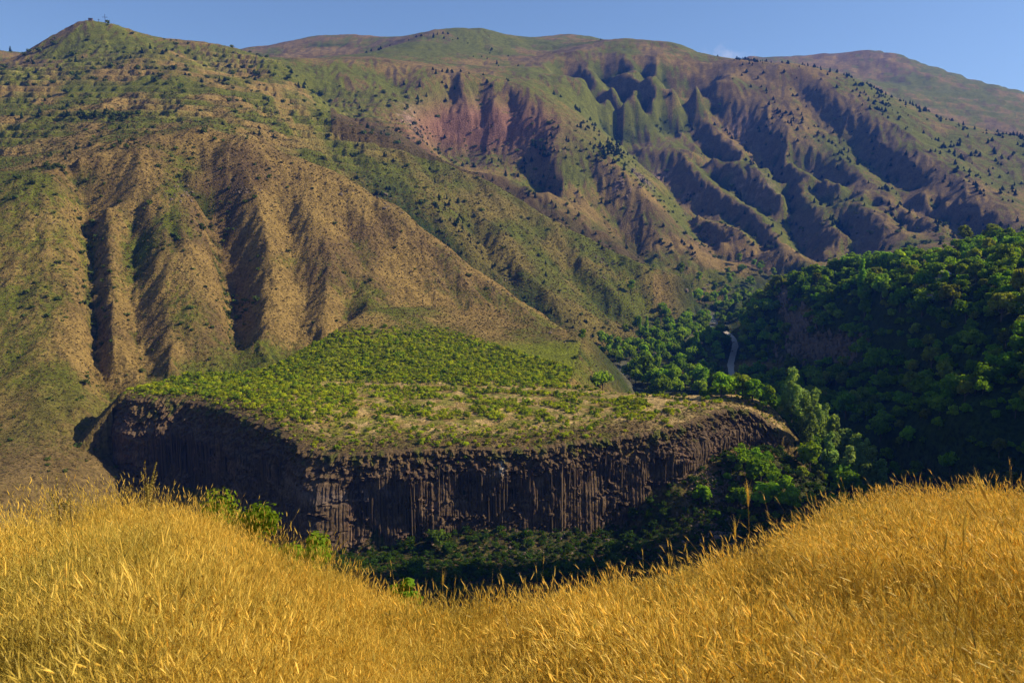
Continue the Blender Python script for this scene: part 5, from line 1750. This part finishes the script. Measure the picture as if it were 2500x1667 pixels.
x, y, z, a, D = field_points(9500, 2.1, 1.2, 41)
uu, vv = project(x, y, z)
green = np.clip(np.exp(-((uu - 40) / 140) ** 2 - ((vv - 1245) / 45) ** 2) + 0.9 * np.exp(-((uu - 200) / 120) ** 2 - ((vv - 1370) / 80) ** 2) * 0.5 + 0.35 * (fbm(x / 2.2, y / 2.2, 2, 921) > 0.55), 0, 1)
isg = gF.random(len(x)) < green
right_lean = smooth(R(-4), R(14), a)
P = np.stack([x, y, z, D], 1)
upr = [tuft(1000 + k, lean=(-0.05, 0.0)) for k in range(5)]
lean_t = [tuft(1010 + k, lean=(-0.04 - 0.07 * k, -0.03), h0=0.34, h1=0.76) for k in range(5)]
grn = [tuft(1020 + k, n=34, ears=0.25, leafy=1.0, mat=M_GGRS, h0=0.28, h1=0.55) for k in range(3)]
ln = gF.random(len(x)) < right_lean * 0.72
patch = 0.82 + 0.30 * fbm(x / 1.7, y / 1.7, 3, 931)


def rot_small(n, g, spread):
    return np.stack([g.normal(size=n) * 0.08, g.normal(size=n) * 0.08, g.normal(size=n) * spread], 1)


m_ = ~isg & ~ln
sc = (patch * gF.uniform(0.8, 1.2, len(x)))
near_k = np.clip(D / 3.6, 0.7, 1.0)
sc = sc * near_k
stuff('golden_grass', 'golden dry grass standing upright on the near slope', 'grass', P[m_], sc[m_], proto_coll('upright_tuft', upr), 51, rots=rot_small(m_.sum(), gF, 3.0))
m_ = ~isg & ln
stuff('wind_bent_grass', 'golden dry grass bent over to the left on the right side of the slope', 'grass', P[m_], sc[m_], proto_coll('bent_tuft', lean_t), 52, rots=rot_small(m_.sum(), gF, 0.9))
stuff('green_weeds', 'patches of green weeds among the dry grass at lower left', 'weeds', P[isg], sc[isg], proto_coll('weed_tuft', grn), 53, rots=rot_small(isg.sum(), gF, 3.0))
# matted undergrowth fills the gaps between the stalks
matt = [tuft(1040 + k, n=26, rad=0.2, h0=0.10, h1=0.26, ears=0.0, leafy=1.0, wid=0.006) for k in range(3)]
x, y, z, a, D = field_points(6000, 2.0, 1.0, 43)
stuff('matted_straw', 'matted straw lying between the standing stalks', 'grass', np.stack([x, y, z, D], 1), gF.uniform(0.8, 1.3, len(x)), proto_coll('straw_mat', matt), 54, rots=rot_small(len(x), gF, 3.0))
# taller thin stems along the left rim
x, y, z, a, D = field_points(420, 10.0, 0.8, 45, -36, -13)
k = D > np.interp(a, e_a, e_D) - 1.6
talls = [tuft(1050 + k_, n=9, rad=0.25, h0=0.55, h1=1.05, ears=0.9, leafy=0.3, lean=(0.02, 0)) for k_ in range(4)]
stuff('rim_stalks', 'tall thin dry stalks along the rim at left', 'grass', np.stack([x, y, z, D], 1)[k], gF.uniform(0.8, 1.15, k.sum()), proto_coll('rim_stalk', talls), 55, rots=rot_small(k.sum(), gF, 3.0))
# single taller stalks with clear ears rising out of the mass
x, y, z, a, D = field_points(1500, 2.6, 0.6, 47)
solo = [tuft(1070 + k_, n=1, rad=0.01, h0=0.62, h1=0.86, ears=1.0, leafy=0.2, lean=(-0.05 - 0.04 * k_, 0), wid=0.004, dark=0.35) for k_ in range(8)]
stuff('ear_stalks', 'taller single stalks with ears rising out of the golden grass', 'grass', np.stack([x, y, z, D], 1), gF.uniform(0.85, 1.2, len(x)), proto_coll('ear_stalk', solo), 56, rots=rot_small(len(x), gF, 0.9))
print('grass', time.time() - T0)


# ------------------------------------------------------------------ single plants on the near slope
def on_field(u, D):
    a, _ = unproject(u, 1300)
    x, y = math.sin(a) * D, math.cos(a) * D
    return np.array([x, y, float(field_z(np.array([x]), np.array([y]))[0])])


def tall_ear(u, v, D, lean, label, seed, L=0.10, r=0.0075, droop=(0, 0), n_awn=12):
    g = np.random.default_rng(seed)
    b = on_field(u, D)
    tip = pt(u, v, D)
    h = tip[2] - b[2]
    b = b - np.array([lean[0] * h, lean[1] * h, 0])
    b[2] = float(field_z(b[:1], b[1:2])[0])
    h = tip[2] - b[2]
    t = empty('wheat_stalk', tuple(b))
    B = Blades()
    p = stalk_path(np.zeros(3), h, lean, droop, 9, g)
    vv_, ff_ = tube(p, [0.0024 - 0.0010 * k / 8 for k in range(9)], 5)
    me = bpy.data.meshes.new('stem'); me.from_pydata([tuple(q) for q in vv_], [], ff_)
    at_ = me.attributes.new('tone', 'FLOAT', 'POINT'); at_.data.foreach_set('value', np.full(len(vv_), 0.35, np.float32)); me.materials.append(M_GOLD)
    obj('stem', me, None, t)
    B.ear(p[-1], p[-1] - p[-2], L, r, 0.6, g, awns=0)
    obj('ear', B.mesh('ear', M_GOLD), None, t)
    B2 = Blades()
    dd_ = p[-1] - p[-2]; dd_ /= np.linalg.norm(dd_)
    B2.v, B2.f, B2.t = [], [], []
    B3 = Blades(); B3.ear(p[-1], dd_, L, r, 0.6, g, awns=n_awn, awn=0.085)
    nb = len(B.v); nf = len(B.f)
    B2.v = B3.v[nb:]; B2.t = B3.t[nb:]; B2.f = [tuple(i - nb for i in q) for q in B3.f[nf:]]
    obj('awns', B2.mesh('awns', M_GOLD), None, t)
    tag(t, label, 'grass stalk', 'single tall grass stalks')


tall_ear(1712, 1162, 4.2, (-0.05, 0), 'tallest single grass ear rising above the rim into the dark scree', 1, L=0.11, r=0.0062)
tall_ear(1686, 1238, 4.6, (-0.02, 0), 'second grass ear just left of the tallest one', 2, L=0.10, r=0.006)
tall_ear(1868, 1300, 4.4, (0.02, 0), 'upright grass ear on the right slope below the rim', 3)
tall_ear(2208, 1235, 3.9, (0.0, 0), 'thick dark grass ear high on the right slope', 4, L=0.11, r=0.0065)
tall_ear(2012, 1345, 4.0, (-0.02, 0), 'paired upright grass ear in the middle of the right slope', 5, L=0.10, r=0.006)
tall_ear(2340, 1110, 3.6, (-0.10, 0), 'drooping grass ear at the right edge above the rim', 6, droop=(-0.10, 0))
tall_ear(2322, 1140, 3.8, (-0.14, 0), 'lower drooping grass ear at the right edge', 7, droop=(-0.12, 0))
tall_ear(1016, 1345, 5.5, (0.02, 0), 'single grass ear standing over the dark gorge at the dip', 8, L=0.09)
tall_ear(2100, 1400, 3.6, (0.03, 0), 'blurred grass ear low on the right slope', 9, L=0.10, r=0.006)
tall_ear(1570, 1350, 4.2, (-0.03, 0), 'grass ear by the left foot of the right slope', 10, L=0.1)

M_MULL = leaf_mat('dry_seedheads', (.22, .16, .045), (.40, .31, .085), 0.2)


def mullein(u, D, H_, label, seed, nb=12):
    g = np.random.default_rng(seed)
    b = on_field(u, D)
    t = empty('seedhead_spike', tuple(b))
    me = tubes_mesh('stem', [([(0, 0, -0.1), (0.01, 0, H_ * 0.5), (0, 0, H_)], [0.011, 0.009, 0.003], 6)], M_BARK)
    obj('stem', me, None, t)

    def spike(p0, p1, rad, n):
        s_ = np.linspace(0, 1, n)
        cen = p0 + (p1 - p0) * s_[:, None]
        ang = s_ * 55
        d_ = (p1 - p0) / np.linalg.norm(p1 - p0)
        a_ = np.cross(d_, (.3, .8, .2)); a_ /= np.linalg.norm(a_); b_ = np.cross(d_, a_)
        off = a_ * np.cos(ang)[:, None] + b_ * np.sin(ang)[:, None]
        return cen + off * rad * (1 - 0.6 * s_)[:, None], off + d_ * 0.6
    cs_, ns_ = spike(np.array([0, 0, H_ * 0.35]), np.array([0, 0, H_ + 0.02]), 0.018, 160)
    v = leaf_cloud(cs_, ns_, np.full(len(cs_), 0.022), g)
    me = mesh_from('flower_spike', v, np.arange(len(v)), 4); a = me.attributes.new('tone', 'FLOAT', 'POINT'); a.data.foreach_set('value', np.repeat(g.random(len(cs_)), 4).astype(np.float32)); me.materials.append(M_MULL)
    obj('flower_spike', me, None, t)
    for k in range(nb):
        th = g.uniform(0, 6.28); z0 = H_ * g.uniform(0.30, 0.62); L = H_ * g.uniform(0.28, 0.42)
        p0 = np.array([0, 0, z0]); p1 = p0 + np.array([math.cos(th) * L * 0.36, math.sin(th) * L * 0.36, L * 0.95])
        cs_, ns_ = spike(p0, p1, 0.013, 70)
        v = leaf_cloud(cs_, ns_, np.full(len(cs_), 0.018), g)
        me = mesh_from('side_spike', v, np.arange(len(v)), 4); a = me.attributes.new('tone', 'FLOAT', 'POINT'); a.data.foreach_set('value', np.repeat(g.random(len(cs_)), 4).astype(np.float32)); me.materials.append(M_MULL)
        obj('side_spike', me, None, t)
    tag(t, label, 'seedhead')


mullein(348, 14.2, 1.42, 'branched candelabra of dry seedheads standing over the knoll rim', 3, 16)
mullein(146, 13.2, 1.25, 'dry branched seedhead spike at the left end of the knoll', 4, 9)
mullein(172, 13.5, 1.05, 'smaller dry seedhead spike beside the one at the left end of the knoll', 5, 7)

M_NBUSH = leaf_mat('near_bush_leaves', (.09, .18, .010), (.26, .38, .03), 0.45)


def leafy_bush(u, v_top, D, w, label, seed):
    g = np.random.default_rng(seed)
    b = on_field(u, D); top = pt(u, v_top, D)
    h = top[2] - b[2]
    t = empty('leafy_bush', tuple(b))
    lob, tb = [], []
    for k in range(13):
        a = g.uniform(0, 6.28); r = w * 0.42 * math.sqrt(g.random()); zz_ = h * g.uniform(0.3, 0.88); q = w * g.uniform(0.13, 0.24)
        lob.append((r * math.cos(a), r * math.sin(a), zz_, q, q, q * 0.9))
        tb.append(([(0, 0, -0.1), (r * math.cos(a) * .4, r * math.sin(a) * .4, zz_ * .6), (r * math.cos(a), r * math.sin(a), zz_)], [0.016, 0.010, 0.004], 5))
    obj('foliage', crown_mesh('foliage', lob, 2600, 0.062, seed, M_NBUSH, fill=0.5), None, t)
    obj('branches', tubes_mesh('branches', tb, M_BARK), None, t)
    tag(t, label, 'bush')


leafy_bush(562, 1138, 15.5, 1.35, 'bright green leafy bush behind the knoll rim, the larger of two', 61)
leafy_bush(704, 1216, 13.6, 0.95, 'small bright green bush lower on the rim, right of the larger one', 62)
leafy_bush(935, 1322, 11.2, 0.5, 'small green sprig peeping over the rim at the dip', 63)


def arching(u, D, label, seed, n=9, H_=0.85, toward=1):
    g = np.random.default_rng(seed)
    b = on_field(u, D)
    t = empty('arching_stems', tuple(b))
    for k in range(n):
        B = Blades(); h = H_ * g.uniform(0.6, 1.05)
        p = stalk_path(np.array([g.normal() * .1, g.normal() * .1, 0]), h, (toward * g.uniform(0.1, 0.5), g.normal() * .2), (toward * g.uniform(0.0, 0.45), 0), 8, g)
        B.ribbon(p, 0.007, 0.2, g); B.ear(p[-1], p[-1] - p[-2], 0.06, 0.006, 0.4, g, awns=5)
        obj('stem', B.mesh('stem', M_GOLD), None, t)
    tag(t, label, 'dry weed')


arching(432, 14.6, 'dry weed with stems arching to the right beside the branched seedhead', 71, toward=1)
arching(280, 14.6, 'tangle of reddish dry stems at the top of the knoll', 72, n=12, H_=0.65, toward=-1)
for u, D, s, lab, sd in [(652, 12.3, 0.16, 'grey stone showing in the grass on the rim below the bushes', 1), (560, 11.0, 0.13, 'grey stone half buried in grass on the flank of the knoll', 2)]:
    b = on_field(u, D)
    me = rock_mesh(50 + sd); me.materials.append(flat_mat('grey_stone', (.30, .26, .23), noise=12.0))
    o = obj('stone', me, None, None, (b[0], b[1], b[2] + 0.06)); o.scale = (s * 1.2, s, s * 1.5)
    tag(o, lab, 'stone')

# ------------------------------------------------------------------ haze over the gorge
zt, zb = float(GZ.max()) + 60.0, float(GZ.min()) - 2.0
hb = 7900.0
v_ = [(x, y, z) for z in (zb, zt) for x, y in ((-hb, -hb), (hb, -hb), (hb, hb), (-hb, hb))]
me = bpy.data.meshes.new('haze'); me.from_pydata(v_, [], [(0, 3, 2, 1), (4, 5, 6, 7), (0, 1, 5, 4), (1, 2, 6, 5), (2, 3, 7, 6), (3, 0, 4, 7)])
M_HAZE, nt, out = new_mat('blue_haze')
pv = nd(nt, 'ShaderNodeVolumePrincipled')
pv.inputs['Color'].default_value = (0.06, 0.23, 1.0, 1)
pv.inputs['Density'].default_value = 0.000068
pv.inputs['Anisotropy'].default_value = 0.1
nt.links.new(pv.outputs[0], out.inputs['Volume'])
tag(obj('haze', me, M_HAZE), 'thin blue haze in the air of the gorge', 'haze', kind='stuff')
print('done', time.time() - T0)
